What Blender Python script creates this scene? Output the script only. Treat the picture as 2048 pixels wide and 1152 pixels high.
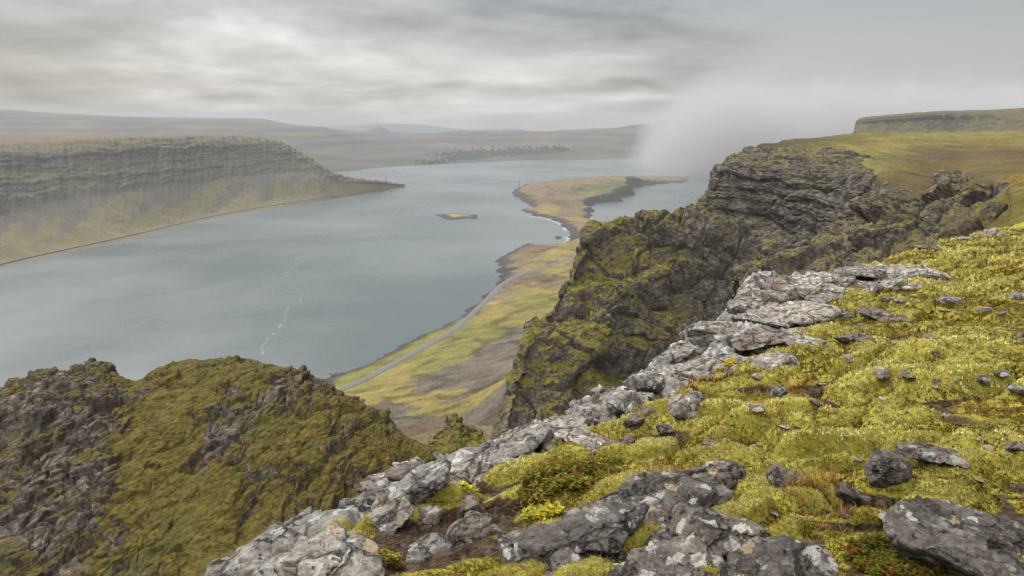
import bpy, math, random
import numpy as np
from mathutils import Vector
R = math.radians
random.seed(7); RNG = np.random.default_rng(7)
for o in list(bpy.data.objects): bpy.data.objects.remove(o)
SC = bpy.context.scene
# ------------------------------------------------------------------ camera
EYE = 300.0                      # metres above the water of the fjord
FPX = 1334.0                     # focal length in pixels of a 2048 wide picture
PITCH = math.atan(336 / FPX)
cd = bpy.data.cameras.new('camera'); cam = bpy.data.objects.new('camera', cd)
SC.collection.objects.link(cam); SC.camera = cam
cam.location = (0, 0, EYE); cam.rotation_euler = (math.pi/2 - PITCH, 0, 0)
cd.sensor_width = 36; cd.lens = 36 * FPX / 2048; cd.clip_start = 0.05; cd.clip_end = 120000
SC.view_settings.view_transform = 'Standard'; SC.view_settings.look = 'None'
SC.view_settings.exposure = 0.55; SC.view_settings.gamma = 1
SC.cycles.max_bounces = 5; SC.cycles.diffuse_bounces = 2; SC.cycles.glossy_bounces = 2
SC.cycles.volume_bounces = 1; SC.cycles.transparent_max_bounces = 8
SC.cycles.volume_max_steps = 256; SC.cycles.use_denoising = True
CT, ST = math.cos(PITCH), math.sin(PITCH)
def ray(px, py):
    u = (px - 1024) / FPX; v = (576 - py) / FPX
    return np.array([u, CT + ST * v, -ST + CT * v])
def at(px, py, Y):
    d = ray(px, py); return np.array([0, 0, EYE]) + d * (Y / d[1])
def onz(px, py, z=0.0):
    d = ray(px, py); return np.array([0, 0, EYE]) + d * ((z - EYE) / d[2])

# ------------------------------------------------------------------ node helper
class NT:
    def __init__(s, tree): s.t = tree; s.n = tree.nodes; s.l = tree.links
    def new(s, typ, **kw):
        n = s.n.new(typ)
        for k, v in kw.items(): setattr(n, k, v)
        return n
    def put(s, sock, v):
        if v is None: return
        if hasattr(v, 'is_output'): s.l.new(v, sock)
        elif isinstance(v, (tuple, list)):
            v = tuple(v); L = len(sock.default_value)
            sock.default_value = (v + (1.0,))[:L] if L == 4 else v[:L]
        else:
            try: sock.default_value = v
            except TypeError: sock.default_value = (v,) * len(sock.default_value)
    def math(s, op, a, b=None, c=None, clamp=False):
        n = s.new('ShaderNodeMath', operation=op, use_clamp=clamp)
        for i, v in enumerate((a, b, c)): s.put(n.inputs[i], v)
        return n.outputs[0]
    def vmath(s, op, a, b=None):
        n = s.new('ShaderNodeVectorMath', operation=op); s.put(n.inputs[0], a); s.put(n.inputs[1], b)
        return n.outputs[0]
    def scale(s, vec, sc):
        return s.vmath('MULTIPLY', vec, sc if isinstance(sc, tuple) else (sc, sc, sc))
    def pos(s): return s.new('ShaderNodeNewGeometry').outputs['Position']
    def nz(s):
        x = s.new('ShaderNodeSeparateXYZ'); s.put(x.inputs[0], s.new('ShaderNodeNewGeometry').outputs['Normal']); return x.outputs[2]
    def obj(s): return s.new('ShaderNodeTexCoord').outputs['Object']
    def noise(s, vec, scale, detail=4, rough=.55, dist=0.0, col=False):
        n = s.new('ShaderNodeTexNoise'); s.put(n.inputs['Vector'], vec); n.inputs['Scale'].default_value = scale
        n.inputs['Detail'].default_value = detail; n.inputs['Roughness'].default_value = rough; n.inputs['Distortion'].default_value = dist
        return n.outputs[1 if col else 0]
    def vor(s, vec, scale, feature='F1', out=0, rnd=1.0):
        n = s.new('ShaderNodeTexVoronoi', feature=feature); s.put(n.inputs['Vector'], vec); n.inputs['Scale'].default_value = scale
        n.inputs['Randomness'].default_value = rnd
        return n.outputs[out]
    def ramp(s, f, stops, interp='LINEAR'):
        n = s.new('ShaderNodeValToRGB'); s.put(n.inputs[0], f); e = n.color_ramp.elements; n.color_ramp.interpolation = interp
        while len(e) < len(stops): e.new(.5)
        for i, (p, c) in enumerate(stops):
            e[i].position = p; e[i].color = (c, c, c, 1) if isinstance(c, (int, float)) else tuple(c) + (1,)
        return n.outputs[0]
    def sstep(s, f, a, b):
        n = s.new('ShaderNodeMapRange', interpolation_type='SMOOTHSTEP'); s.put(n.inputs[0], f)
        n.inputs[1].default_value = a; n.inputs[2].default_value = b; return n.outputs[0]
    def mix(s, f, a, b, mode='MIX'):
        n = s.new('ShaderNodeMix', data_type='RGBA', blend_type=mode)
        s.put(n.inputs[0], f); s.put(n.inputs[6], a); s.put(n.inputs[7], b); return n.outputs[2]
    def bump(s, h, strength, dist, normal=None):
        n = s.new('ShaderNodeBump'); s.put(n.inputs['Height'], h); n.inputs['Strength'].default_value = strength
        n.inputs['Distance'].default_value = dist
        if normal is not None: s.put(n.inputs['Normal'], normal)
        return n.outputs[0]
    def attr(s, name, out=0): return s.new('ShaderNodeAttribute', attribute_name=name).outputs[out]
def material(name):
    m = bpy.data.materials.new(name); m.use_nodes = True; m.node_tree.nodes.clear()
    T = NT(m.node_tree); out = T.new('ShaderNodeOutputMaterial'); return m, T, out
def principled(T, out, col, rough=.9, normal=None, spec=.3, **kw):
    p = T.new('ShaderNodeBsdfPrincipled'); T.put(p.inputs['Base Color'], col); T.put(p.inputs['Roughness'], rough)
    T.put(p.inputs['Specular IOR Level'], spec)
    if normal is not None: T.put(p.inputs['Normal'], normal)
    for k, v in kw.items(): T.put(p.inputs[k], v)
    T.l.new(p.outputs[0], out.inputs[0]); return p

# ------------------------------------------------------------------ world: overcast sky
SUN_EL, SUN_AZ = R(48), R(-35)   # azimuth measured from +Y towards +X
w = bpy.data.worlds.new('World'); SC.world = w; w.use_nodes = True; w.node_tree.nodes.clear()
T = NT(w.node_tree); wo = T.new('ShaderNodeOutputWorld'); bg = T.new('ShaderNodeBackground')
sky = T.new('ShaderNodeTexSky', sky_type='NISHITA'); sky.sun_disc = False
sky.sun_elevation = SUN_EL; sky.sun_rotation = SUN_AZ; sky.air_density = 1; sky.dust_density = 3
D = T.new('ShaderNodeTexCoord').outputs['Generated']
sep = T.new('ShaderNodeSeparateXYZ'); T.put(sep.inputs[0], D); dx, dy, dz = sep.outputs
az = T.math('ARCTAN2', dx, dy); el = T.math('ARCSINE', dz)
elc = T.math('MAXIMUM', dz, 0.0)
den = T.math('ADD', elc, 0.17)
cmb = T.new('ShaderNodeCombineXYZ'); T.put(cmb.inputs[0], T.math('DIVIDE', dx, den)); T.put(cmb.inputs[1], T.math('DIVIDE', dy, den))
P = cmb.outputs[0]
n1 = T.noise(T.vmath('MULTIPLY', P, (1.0, .9, 1)), .80, 5, .50, .15)
n2 = T.noise(T.vmath('ADD', P, (7.3, 2.2, 0)), 2.3, 6, .58, .15)
clouds = T.math('ADD', T.math('MULTIPLY', n1, .76), T.math('MULTIPLY', n2, .24))
cl = T.ramp(clouds, [(.37, .17), (.45, .27), (.54, .42), (.64, .68)])
def blob(px, py, wx, wy, amp):
    d = ray(px, py); a0 = math.atan2(d[0], d[1]); e0 = math.asin(d[2] / np.linalg.norm(d))
    # a warped, soft patch of thicker or thinner cloud
    qa = T.math('DIVIDE', T.math('SUBTRACT', T.math('ADD', az, T.math('MULTIPLY', T.math('SUBTRACT', n2, .5), .25)), a0), wx / FPX)
    qe = T.math('DIVIDE', T.math('SUBTRACT', T.math('ADD', el, T.math('MULTIPLY', T.math('SUBTRACT', n1, .5), .10)), e0), wy / FPX)
    q = T.math('ADD', T.math('MULTIPLY', qa, qa), T.math('MULTIPLY', qe, qe))
    return T.math('MULTIPLY', T.math('EXPONENT', T.math('MULTIPLY', q, -1.0)), amp)
val = T.math('ADD', T.new('ShaderNodeRGBToBW').outputs[0], 0)
bw = T.new('ShaderNodeRGBToBW'); T.put(bw.inputs[0], cl); val = bw.outputs[0]
for b in [(60, 60, 170, 70, .04), (430, 110, 170, 40, .08), (250, 90, 260, 60, -.17), (700, 60, 300, 50, -.05), (880, 140, 230, 42, .20), (1000, 220, 230, 18, .36), (1270, 200, 130, 9, .26), (700, 250, 500, 10, .10),
          (120, 195, 360, 24, -.06), (560, 205, 330, 18, -.05), (1180, 60, 320, 70, -.12), (700, 30, 250, 40, .04), (1100, 150, 200, 22, .05),
          (240, 20, 200, 30, -.06), (1150, 178, 300, 12, -.08)]:
    val = T.math('ADD', val, blob(*b))
# rain-grey veil filling the right of the sky
aR = math.atan2(*(ray(1330, 200)[:2]))
veil = T.math('MULTIPLY', T.sstep(T.math('ADD', az, T.math('MULTIPLY', T.math('SUBTRACT', n1, .5), .22)), aR - .10, aR + .22),
              T.sstep(az, 2.6, 1.6))
veilcol = T.math('ADD', T.math('MULTIPLY', T.math('SUBTRACT', clouds, .5), .10), T.math('SUBTRACT', .375, T.math('MULTIPLY', elc, .45)))
mx = T.new('ShaderNodeMix', data_type='FLOAT'); T.put(mx.inputs[0], veil); T.put(mx.inputs[2], val); T.put(mx.inputs[3], veilcol)
val = mx.outputs[0]
val = T.math('MULTIPLY', T.math('ADD', val, T.math('MULTIPLY', T.sstep(dz, .12, .02), .03)), .78)
# overcast skies brighten overhead; raised further out of frame to light the ground
up = T.sstep(dz, .20, .80)
val = T.math('MULTIPLY', val, T.math('ADD', 1.0, T.math('MULTIPLY', up, 5.6)))
tint = T.vmath('MULTIPLY', T.new('ShaderNodeCombineXYZ').outputs[0], (1, 1, 1))
cc = T.new('ShaderNodeCombineXYZ'); T.put(cc.inputs[0], T.math('MULTIPLY', val, 1.0)); T.put(cc.inputs[1], T.math('MULTIPLY', val, .995)); T.put(cc.inputs[2], T.math('MULTIPLY', val, .99))
skycol = T.vmath('SCALE', sky.outputs[0]); skn = T.n[-1]; skn.inputs['Scale'].default_value = .02
T.put(bg.inputs[0], T.vmath('ADD', cc.outputs[0], skn.outputs[0])); bg.inputs[1].default_value = 1.0
T.l.new(bg.outputs[0], wo.inputs[0])
w.cycles.sampling_method = 'MANUAL'; w.cycles.sample_map_resolution = 512
sd_ = bpy.data.lights.new('sun', 'SUN'); sd_.energy = 2.2; sd_.angle = R(11); sd_.color = (1, .96, .9)
sun = bpy.data.objects.new('sun', sd_); SC.collection.objects.link(sun)
sv = Vector((math.sin(SUN_AZ) * math.cos(SUN_EL), math.cos(SUN_AZ) * math.cos(SUN_EL), math.sin(SUN_EL)))
sun.rotation_euler = sv.to_track_quat('Z', 'Y').to_euler()

# ------------------------------------------------------------------ numpy noise
def _hash(ix, iy, iz, s):
    U = np.uint32
    h = ix.astype(U) * U(374761393) + iy.astype(U) * U(668265263) + iz.astype(U) * U(2147483647) + U((s * 974634777) & 0xffffffff)
    h = (h ^ (h >> U(13))) * U(1274126177)
    h = (h ^ (h >> U(15))) * U(2246822519)
    return h ^ (h >> U(16))
from concurrent.futures import ThreadPoolExecutor
_POOL = ThreadPoolExecutor(4)
def par(fn, p, *a):                                   # the same work on slices of a long array, in threads
    n = len(p)
    if n < 40000: return fn(p, *a)
    R_ = list(_POOL.map(lambda i: fn(p[i:i + 30000], *a), range(0, n, 30000)))
    return tuple(np.concatenate(q) for q in zip(*R_)) if isinstance(R_[0], tuple) else np.concatenate(R_)
def pnoise(p, s=0): return par(_pnoise, p, s)
def _pnoise(p, s=0):                                   # gradient noise, about -1..1
    f = np.floor(p); i = f.astype(np.int64); f = p - f; u = f * f * f * (f * (f * 6 - 15) + 10); r = 0
    for cx in (0, 1):
        for cy in (0, 1):
            for cz in (0, 1):
                h = _hash(i[:, 0] + cx, i[:, 1] + cy, i[:, 2] + cz, s)
                gx = (h & 255) / 127.5 - 1; gy = ((h >> 8) & 255) / 127.5 - 1; gz = ((h >> 16) & 255) / 127.5 - 1
                d = gx * (f[:, 0] - cx) + gy * (f[:, 1] - cy) + gz * (f[:, 2] - cz)
                r = r + d * (u[:, 0] if cx else 1 - u[:, 0]) * (u[:, 1] if cy else 1 - u[:, 1]) * (u[:, 2] if cz else 1 - u[:, 2])
    return r * 1.3
def fbm(p, o=4, s=0, g=.5, ridged=False, billow=False):
    r = 0; a = 1.0; t = 0
    for k in range(o):
        n = pnoise(p * 2.03 ** k + 17.3 * k, s + k)
        if ridged: n = 1 - 2 * np.abs(n)
        if billow: n = 2 * np.abs(n) - .5
        r = r + a * n; t += a; a *= g
    return r / t
def cells(p, s=0): return par(_cells, p, s)
def _cells(p, s=0):                                    # F1, F2, id hash (0..1), facet tilt
    i = np.floor(p).astype(np.int64); f1 = np.full(len(p), 9.); f2 = f1.copy(); idh = np.zeros(len(p)); tl = np.zeros(len(p))
    for cx in (-1, 0, 1):
        for cy in (-1, 0, 1):
            for cz in (-1, 0, 1):
                h = _hash(i[:, 0] + cx, i[:, 1] + cy, i[:, 2] + cz, s)
                qx = i[:, 0] + cx + (h & 255) / 255.; qy = i[:, 1] + cy + ((h >> 8) & 255) / 255.; qz = i[:, 2] + cz + ((h >> 16) & 255) / 255.
                ex, ey, ez = p[:, 0] - qx, p[:, 1] - qy, p[:, 2] - qz
                d = ex * ex + ey * ey + ez * ez
                h2 = _hash(h, h, h, 5)
                t = ex * ((h2 & 255) / 127.5 - 1) + ey * (((h2 >> 8) & 255) / 127.5 - 1) + ez * (((h2 >> 16) & 255) / 127.5 - 1)
                m = d < f1
                f2 = np.where(m, f1, np.minimum(f2, d)); idh = np.where(m, ((h >> 24) & 255) / 255., idh); tl = np.where(m, t, tl); f1 = np.where(m, d, f1)
    return np.sqrt(f1), np.sqrt(f2), idh, tl
def sst(x, a, b):
    t = np.clip((x - a) / (b - a), 0, 1); return t * t * (3 - 2 * t)

# ------------------------------------------------------------------ mesh helpers
def tag(o, label=None, cat=None, group=None, kind=None):
    if label: o['label'] = label
    if cat: o['category'] = cat
    if group: o['group'] = group
    if kind: o['kind'] = kind
    return o
def mesh_obj(name, V, F, mat, smooth=True, parent=None, attrs=None, cols=None):
    V = np.asarray(V, np.float32); F = np.asarray(F, np.int32); k = F.shape[1]
    me = bpy.data.meshes.new(name); me.vertices.add(len(V)); me.vertices.foreach_set('co', V.ravel())
    me.loops.add(F.size); me.loops.foreach_set('vertex_index', F.ravel())
    me.polygons.add(len(F)); me.polygons.foreach_set('loop_start', np.arange(0, F.size, k, dtype=np.int32))
    me.polygons.foreach_set('use_smooth', np.full(len(F), smooth))
    me.update(calc_edges=True)
    for nm, a in (attrs or {}).items():
        at_ = me.attributes.new(nm, 'FLOAT', 'POINT'); at_.data.foreach_set('value', np.asarray(a, np.float32))
    for nm, a in (cols or {}).items():
        at_ = me.attributes.new(nm, 'FLOAT_COLOR', 'POINT'); a = np.asarray(a, np.float32)
        at_.data.foreach_set('color', np.concatenate([a, np.ones((len(a), 1), np.float32)], 1).ravel())
    me.materials.append(mat); o = bpy.data.objects.new(name, me); SC.collection.objects.link(o)
    if parent: o.parent = parent
    return o
def gridF(nu, nv):
    i = np.arange(nu - 1)[:, None] * nv + np.arange(nv - 1)[None]; i = i.ravel()
    return np.stack([i, i + nv, i + nv + 1, i + 1], 1)
def crom(P, n):                                      # Catmull-Rom along axis 0 of P (k, ...)
    k = len(P); t = np.linspace(0, k - 1, n); i = np.minimum(t.astype(int), k - 2); f = t - i
    Q = np.concatenate([2 * P[:1] - P[1:2], P, 2 * P[-1:] - P[-2:-1]], 0)
    f = f.reshape((-1,) + (1,) * (P.ndim - 1)); a, b, c, d = Q[i], Q[i + 1], Q[i + 2], Q[i + 3]
    return .5 * (2 * b + (c - a) * f + (2 * a - 5 * b + 4 * c - d) * f ** 2 + (3 * b - a - 3 * c + d) * f ** 3)
def loft(rows, nu, nv):                              # rows: list of lists of xyz
    P = np.array(rows, float); P = crom(P, nu); P = np.swapaxes(crom(np.swapaxes(P, 0, 1), nv), 0, 1)
    return P                                          # (nu, nv, 3)
def gnormals(P):
    du = np.gradient(P, axis=0); dv = np.gradient(P, axis=1); n = np.cross(du, dv); n /= np.linalg.norm(n, axis=2, keepdims=True) + 1e-9
    return n
def A(lst): return [at(*p) for p in lst]
def tps(XY, Z, lam=0.0):
    XY = np.asarray(XY, float); n = len(XY); sc = np.abs(XY).max(); X = XY / sc
    r2 = ((X[:, None] - X[None]) ** 2).sum(2); K = .5 * r2 * np.log(r2 + 1e-12) + lam * np.eye(n)
    Pm = np.c_[np.ones(n), X]; M = np.block([[K, Pm], [Pm.T, np.zeros((3, 3))]]); c = np.linalg.solve(M, np.r_[Z, 0, 0, 0])
    def f(x, y):
        x = np.asarray(x, float); y = np.asarray(y, float); return par(lambda q: g(q[:, 0], q[:, 1]), np.stack([x.ravel(), y.ravel()], 1)).reshape(x.shape)
    def g(x, y):
        x = np.asarray(x, float) / sc; y = np.asarray(y, float) / sc; r = c[n] + c[n + 1] * x + c[n + 2] * y
        for k in range(n):
            q = (x - X[k, 0]) ** 2 + (y - X[k, 1]) ** 2; r = r + c[k] * .5 * q * np.log(q + 1e-12)
        return r
    return f
def seg_dist(x, y, PL, closed=False):
    sh = x.shape; r = par(lambda q: _seg_dist(q[:, 0], q[:, 1], PL, closed), np.stack([x.ravel(), y.ravel()], 1)); return r[0].reshape(sh), r[1].reshape(sh)
def _seg_dist(x, y, PL, closed=False):               # distance to a polyline; also side of the nearest segment (+ = left)
    PL = np.asarray(PL)[:, :2]; n = len(PL); best = np.full(x.shape, 1e18); side = np.zeros(x.shape)
    for k in range(n if closed else n - 1):
        a, b = PL[k], PL[(k + 1) % n]; e = b - a; L2 = e @ e + 1e-9
        t = np.clip(((x - a[0]) * e[0] + (y - a[1]) * e[1]) / L2, 0, 1)
        ddx, ddy = x - a[0] - t * e[0], y - a[1] - t * e[1]; d = ddx * ddx + ddy * ddy
        cr = e[0] * (y - a[1]) - e[1] * (x - a[0])
        m = d < best; best = np.where(m, d, best); side = np.where(m, np.sign(cr), side)
    return np.sqrt(best), side
def inside(x, y, PL):
    return par(lambda q: _inside(q[:, 0], q[:, 1], PL), np.stack([x.ravel(), y.ravel()], 1)).reshape(x.shape)
def _inside(x, y, PL):
    PL = np.asarray(PL)[:, :2]; r = np.zeros(x.shape, bool); n = len(PL)
    for k in range(n):
        (x1, y1), (x2, y2) = PL[k], PL[(k + 1) % n]
        if y1 == y2: continue
        c = ((y1 > y) != (y2 > y)) & (x < (x2 - x1) * (y - y1) / (y2 - y1) + x1); r ^= c
    return r

# ------------------------------------------------------------------ materials
def terrain_mat(name, s1, s2, amp=.45, bump=.6, bd=1.0, rough=.95, vec=None):
    m, T, out = material(name); c = T.attr('Col'); P = T.pos()
    a = T.noise(P, s1, 6, .6); b = T.noise(P, s2, 5, .65)
    f = T.math('ADD', T.math('MULTIPLY', a, .5), T.math('MULTIPLY', b, .5))
    g = T.ramp(f, [(.30, 1 - amp), (.70, 1 + amp)]); col = T.mix(1.0, c, g, 'MULTIPLY')
    principled(T, out, col, rough, T.bump(T.math('ADD', a, b), bump, bd), .15); return m
def crag_mat(name, k=1.0, rock=((.030, .027, .024), (.085, .078, .070), (.17, .16, .145)), moss=((.045, .040, .006), (.14, .125, .014), (.21, .17, .02)),
             lo=.30, hi=.62, bump=.55, green=(.045, .055, .010), soil=(.045, .033, .024)):
    m, T, out = material(name); P = T.pos(); S = T.scale(P, k)
    warp = T.noise(S, .8, 3, .6, 0, True); Pw = T.vmath('ADD', S, T.vmath('MULTIPLY', T.vmath('SUBTRACT', warp, (.5, .5, .5)), (1.2, 1.2, 1.2)))
    v1 = T.vor(T.vmath('MULTIPLY', Pw, (1, 1, 1.8)), 1.1, 'DISTANCE_TO_EDGE'); v2 = T.vor(Pw, 1.3, 'F1', 1)
    nf = T.noise(S, 2.6, 8, .66); nm = T.noise(S, .22, 4, .55); nl = T.noise(S, 1.4, 6, .62)
    rc = T.ramp(T.math('ADD', T.math('MULTIPLY', nf, .6), T.math('MULTIPLY', nl, .4)), [(.36, rock[0]), (.52, rock[1]), (.66, rock[2])])
    bwv = T.new('ShaderNodeRGBToBW'); T.put(bwv.inputs[0], v2)
    rc = T.mix(1.0, rc, T.ramp(bwv.outputs[0], [(.2, .6), (.8, 1.45)]), 'MULTIPLY')
    mc = T.ramp(T.math('ADD', T.math('MULTIPLY', nf, .5), T.math('MULTIPLY', nl, .5)), [(.34, moss[0]), (.50, moss[1]), (.66, moss[2])])
    mc = T.mix(T.sstep(nm, .52, .64), mc, T.mix(nf, green, mc))
    nzv = T.nz(); mf = T.math('ADD', nzv, T.math('ADD', T.math('MULTIPLY', T.math('SUBTRACT', nm, .5), .9), T.math('MULTIPLY', T.math('SUBTRACT', nl, .5), .9)))
    mf = T.math('ADD', mf, T.attr('moss', 2)); mf = T.sstep(mf, lo, hi)
    sf = T.sstep(T.noise(T.vmath('ADD', S, (31, 7, 3)), .16, 4, .6), .56, .66)
    rc = T.mix(T.math('MULTIPLY', sf, .8), rc, T.mix(nf, soil, (soil[0] * 1.8, soil[1] * 1.7, soil[2] * 1.7)))
    col = T.mix(mf, rc, mc)
    h = T.math('ADD', T.math('MULTIPLY', T.sstep(v1, 0, .25), .5), T.math('ADD', T.math('MULTIPLY', nf, .7), T.math('MULTIPLY', nl, .8)))
    principled(T, out, col, .92, T.bump(h, bump, .5 / k), .2); return m

M_CRAG = crag_mat('mossy_crag', .40, rock=((.036, .029, .021), (.088, .073, .056), (.16, .14, .115)), moss=((.040, .033, .006), (.115, .096, .014), (.20, .165, .026)))
M_HILL = crag_mat('mossy_hill_rock', .75, rock=((.028, .021, .015), (.080, .066, .051), (.20, .175, .145)), moss=((.024, .018, .004), (.072, .054, .008), (.135, .104, .014)), lo=.38, hi=.60, soil=(.035, .025, .017))
M_CLIFF = crag_mat('bare_cliff_rock', .28, lo=.80, hi=1.05, rock=((.036, .030, .024), (.080, .068, .054), (.125, .11, .09)))
M_DARK = crag_mat('dark_scree_rock', .5, lo=.66, hi=.92, rock=((.034, .027, .021), (.085, .070, .055), (.16, .14, .12)), moss=((.06, .045, .012), (.12, .10, .02), (.18, .16, .02)))
M_FAR = terrain_mat('hillside', .018, .09, .45, .8, 6)
M_VALLEY = terrain_mat('coastal_land', .03, .35, .6, 1.0, 2.6)
M_GRASS = terrain_mat('plateau_grass', .05, .6, .55, 1.0, 1.2)
M_FARFAR = terrain_mat('distant_hill', .003, .02, .35, .5, 20)

# rocks
def rock_mat(name, base, lich=(.42, .42, .38), amt=.5, spot=9.0, pale=(.50, .50, .47), warm=(.34, .26, .15)):
    m, T, out = material(name); O = T.obj(); oi = T.new('ShaderNodeObjectInfo')
    P = T.vmath('ADD', T.pos(), (0, 0, 0))
    nf = T.noise(P, 28, 8, .7); nl = T.noise(P, 5, 6, .62); ng = T.noise(P, 90, 4, .6)
    c = T.ramp(T.math('ADD', T.math('MULTIPLY', nf, .55), T.math('MULTIPLY', nl, .45)), [(.38, tuple(x * .30 for x in base)), (.50, base), (.62, tuple(x * 1.8 for x in base))])
    # lichen crusts: irregular rounded patches
    wp = T.vmath('ADD', P, T.vmath('MULTIPLY', T.vmath('SUBTRACT', T.noise(P, 14, 4, .6, 0, True), (.5, .5, .5)), (.10, .10, .10)))
    v = T.vor(wp, spot, 'F1', 0); vc = T.vor(wp, spot, 'F1', 1); s3 = T.new('ShaderNodeSeparateXYZ'); T.put(s3.inputs[0], vc)
    rad = T.math('MULTIPLY', s3.outputs[0], .62)
    pm = T.math('MULTIPLY', T.sstep(T.math('SUBTRACT', rad, T.math('ADD', v, T.math('MULTIPLY', T.math('SUBTRACT', nf, .5), .5))), -.02, .05), T.math('GREATER_THAN', s3.outputs[1], 1 - amt))
    lc = T.mix(T.math('GREATER_THAN', s3.outputs[2], .78), T.mix(s3.outputs[2], lich, pale), warm)
    lc = T.mix(1.0, lc, T.ramp(ng, [(.3, .65), (.7, 1.2)]), 'MULTIPLY')
    c = T.mix(T.math('MULTIPLY', pm, .85), c, lc)
    crust = T.sstep(T.math('ADD', T.math('MULTIPLY', T.noise(P, 12, 10, .8), 1.0), T.math('MULTIPLY', T.math('SUBTRACT', amt, .5), .1)), .545, .60)
    c = T.mix(T.math('MULTIPLY', crust, .6), c, lich)
    # gas-bubble pits of basalt
    pv = T.vor(wp, 26, 'F1', 0); pc = T.vor(wp, 26, 'F1', 1); s4 = T.new('ShaderNodeSeparateXYZ'); T.put(s4.inputs[0], pc)
    pit = T.math('MULTIPLY', T.sstep(T.math('ADD', pv, T.math('MULTIPLY', T.math('SUBTRACT', nf, .5), .4)), .30, .16), T.math('GREATER_THAN', s4.outputs[1], .72))
    c = T.mix(T.math('MULTIPLY', pit, .75), c, tuple(x * .25 for x in base))
    ck = T.vor(T.vmath('ADD', P, T.vmath('MULTIPLY', T.vmath('SUBTRACT', T.noise(P, 3.5, 5, .65, 0, True), (.5, .5, .5)), (.35, .35, .35))), 2.6, 'DISTANCE_TO_EDGE'); crk = T.sstep(ck, .045, .0)
    c = T.mix(T.math('MULTIPLY', crk, .7), c, tuple(x * .18 for x in base))
    c = T.mix(1.0, c, T.ramp(oi.outputs['Random'], [(0, (.82, .82, .84)), (1, (1.2, 1.15, 1.1))]), 'MULTIPLY')
    h = T.math('SUBTRACT', T.math('ADD', T.math('MULTIPLY', nf, .6), T.math('ADD', nl, T.math('MULTIPLY', ng, .2))), T.math('ADD', T.math('MULTIPLY', pit, .9), T.math('MULTIPLY', crk, .8)))
    principled(T, out, c, .88, T.bump(h, 1.0, .045), .25); return m
M_RL = rock_mat('pale_lichened_basalt', (.20, .183, .16), amt=.55, spot=11)
M_RD = rock_mat('dark_lichened_basalt', (.098, .086, .074), lich=(.32, .31, .285), amt=.50, spot=15)
M_RB = rock_mat('brown_basalt', (.130, .110, .092), lich=(.26, .25, .22), amt=.2, spot=9)

# foreground ground and moss
def ground_mat():
    m, T, out = material('mossy_ground'); P = T.pos(); s = T.attr('soil', 2)
    nf = T.noise(P, 22, 8, .7); nl = T.noise(P, 2.2, 5, .6); nh = T.noise(P, 90, 4, .6)
    mc = T.ramp(T.math('ADD', T.math('MULTIPLY', nf, .5), T.math('MULTIPLY', nl, .5)), [(.34, (.09, .075, .010)), (.50, (.26, .225, .035)), (.66, (.42, .38, .08))])
    so = T.ramp(nf, [(.35, (.016, .010, .006)), (.5, (.050, .032, .018)), (.68, (.115, .080, .050))])
    peb = T.vor(P, 24, 'F1', 1); b2 = T.new('ShaderNodeRGBToBW'); T.put(b2.inputs[0], peb); so = T.mix(T.math('MULTIPLY', T.math('GREATER_THAN', b2.outputs[0], .72), .4), so, (.13, .11, .09))
    f = T.sstep(T.math('ADD', s, T.math('MULTIPLY', T.math('SUBTRACT', nf, .5), .7)), .42, .58)
    rk = T.ramp(T.math('ADD', T.math('MULTIPLY', T.noise(P, 9, 8, .68), .6), T.math('MULTIPLY', nf, .4)), [(.36, (.06, .055, .05)), (.50, (.17, .16, .145)), (.64, (.31, .30, .28))])
    lv = T.vor(T.vmath('ADD', P, T.vmath('MULTIPLY', T.noise(P, 14, 4, .6, 0, True), (.1, .1, .1))), 13, 'F1', 1); ls = T.new('ShaderNodeSeparateXYZ'); T.put(ls.inputs[0], lv)
    rk = T.mix(T.math('MULTIPLY', T.math('GREATER_THAN', ls.outputs[0], .74), .6), rk, T.mix(T.math('GREATER_THAN', ls.outputs[1], .8), (.48, .48, .45), (.36, .28, .17)))
    bd = T.sstep(T.math('ADD', T.attr('bed', 2), T.math('MULTIPLY', T.math('SUBTRACT', nf, .5), .8)), .40, .56)
    col = T.mix(f, T.mix(bd, mc, rk), so)
    ed = T.vor(P, 24, 'DISTANCE_TO_EDGE')
    h = T.math('ADD', T.math('ADD', nf, T.math('MULTIPLY', nh, .4)), T.math('MULTIPLY', T.math('MULTIPLY', T.sstep(ed, 0, .3), f), .6))
    principled(T, out, col, .95, T.bump(h, .9, .03), .1); return m
M_GROUND = ground_mat()
def leafy(name, attr='Col', transl=.35, nrm=False):
    m, T, out = material(name); c = T.attr(attr); d = T.new('ShaderNodeBsdfDiffuse'); t = T.new('ShaderNodeBsdfTranslucent'); x = T.new('ShaderNodeMixShader')
    T.put(d.inputs[0], c); T.put(t.inputs[0], c)
    if nrm: T.put(d.inputs['Normal'], T.attr('frond', 1))
    x.inputs[0].default_value = transl
    T.l.new(d.outputs[0], x.inputs[1]); T.l.new(t.outputs[0], x.inputs[2]); T.l.new(x.outputs[0], out.inputs[0]); return m
M_MOSS = leafy('moss_fronds', transl=.15, nrm=True)
def plain(name, col, rough=.8, sc=1.0, amp=.2, metallic=0.0):
    m, T, out = material(name); n = T.noise(T.pos(), sc, 5, .6)
    principled(T, out, T.mix(1.0, T.mix(0, col, col), T.ramp(n, [(.3, 1 - amp), (.7, 1 + amp)]), 'MULTIPLY'), rough, None, .3, Metallic=metallic); return m
M_ASPHALT = plain('asphalt', (.10, .10, .105), .85, .8, .2)
M_GRAVEL = plain('road_gravel', (.15, .13, .11), .95, 1.5, .3)
M_STEEL = plain('weathered_steel', (.10, .105, .11), .6, .5)
M_WOOD = plain('grey_weathered_wood', (.13, .115, .10), .9, 2)

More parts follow.
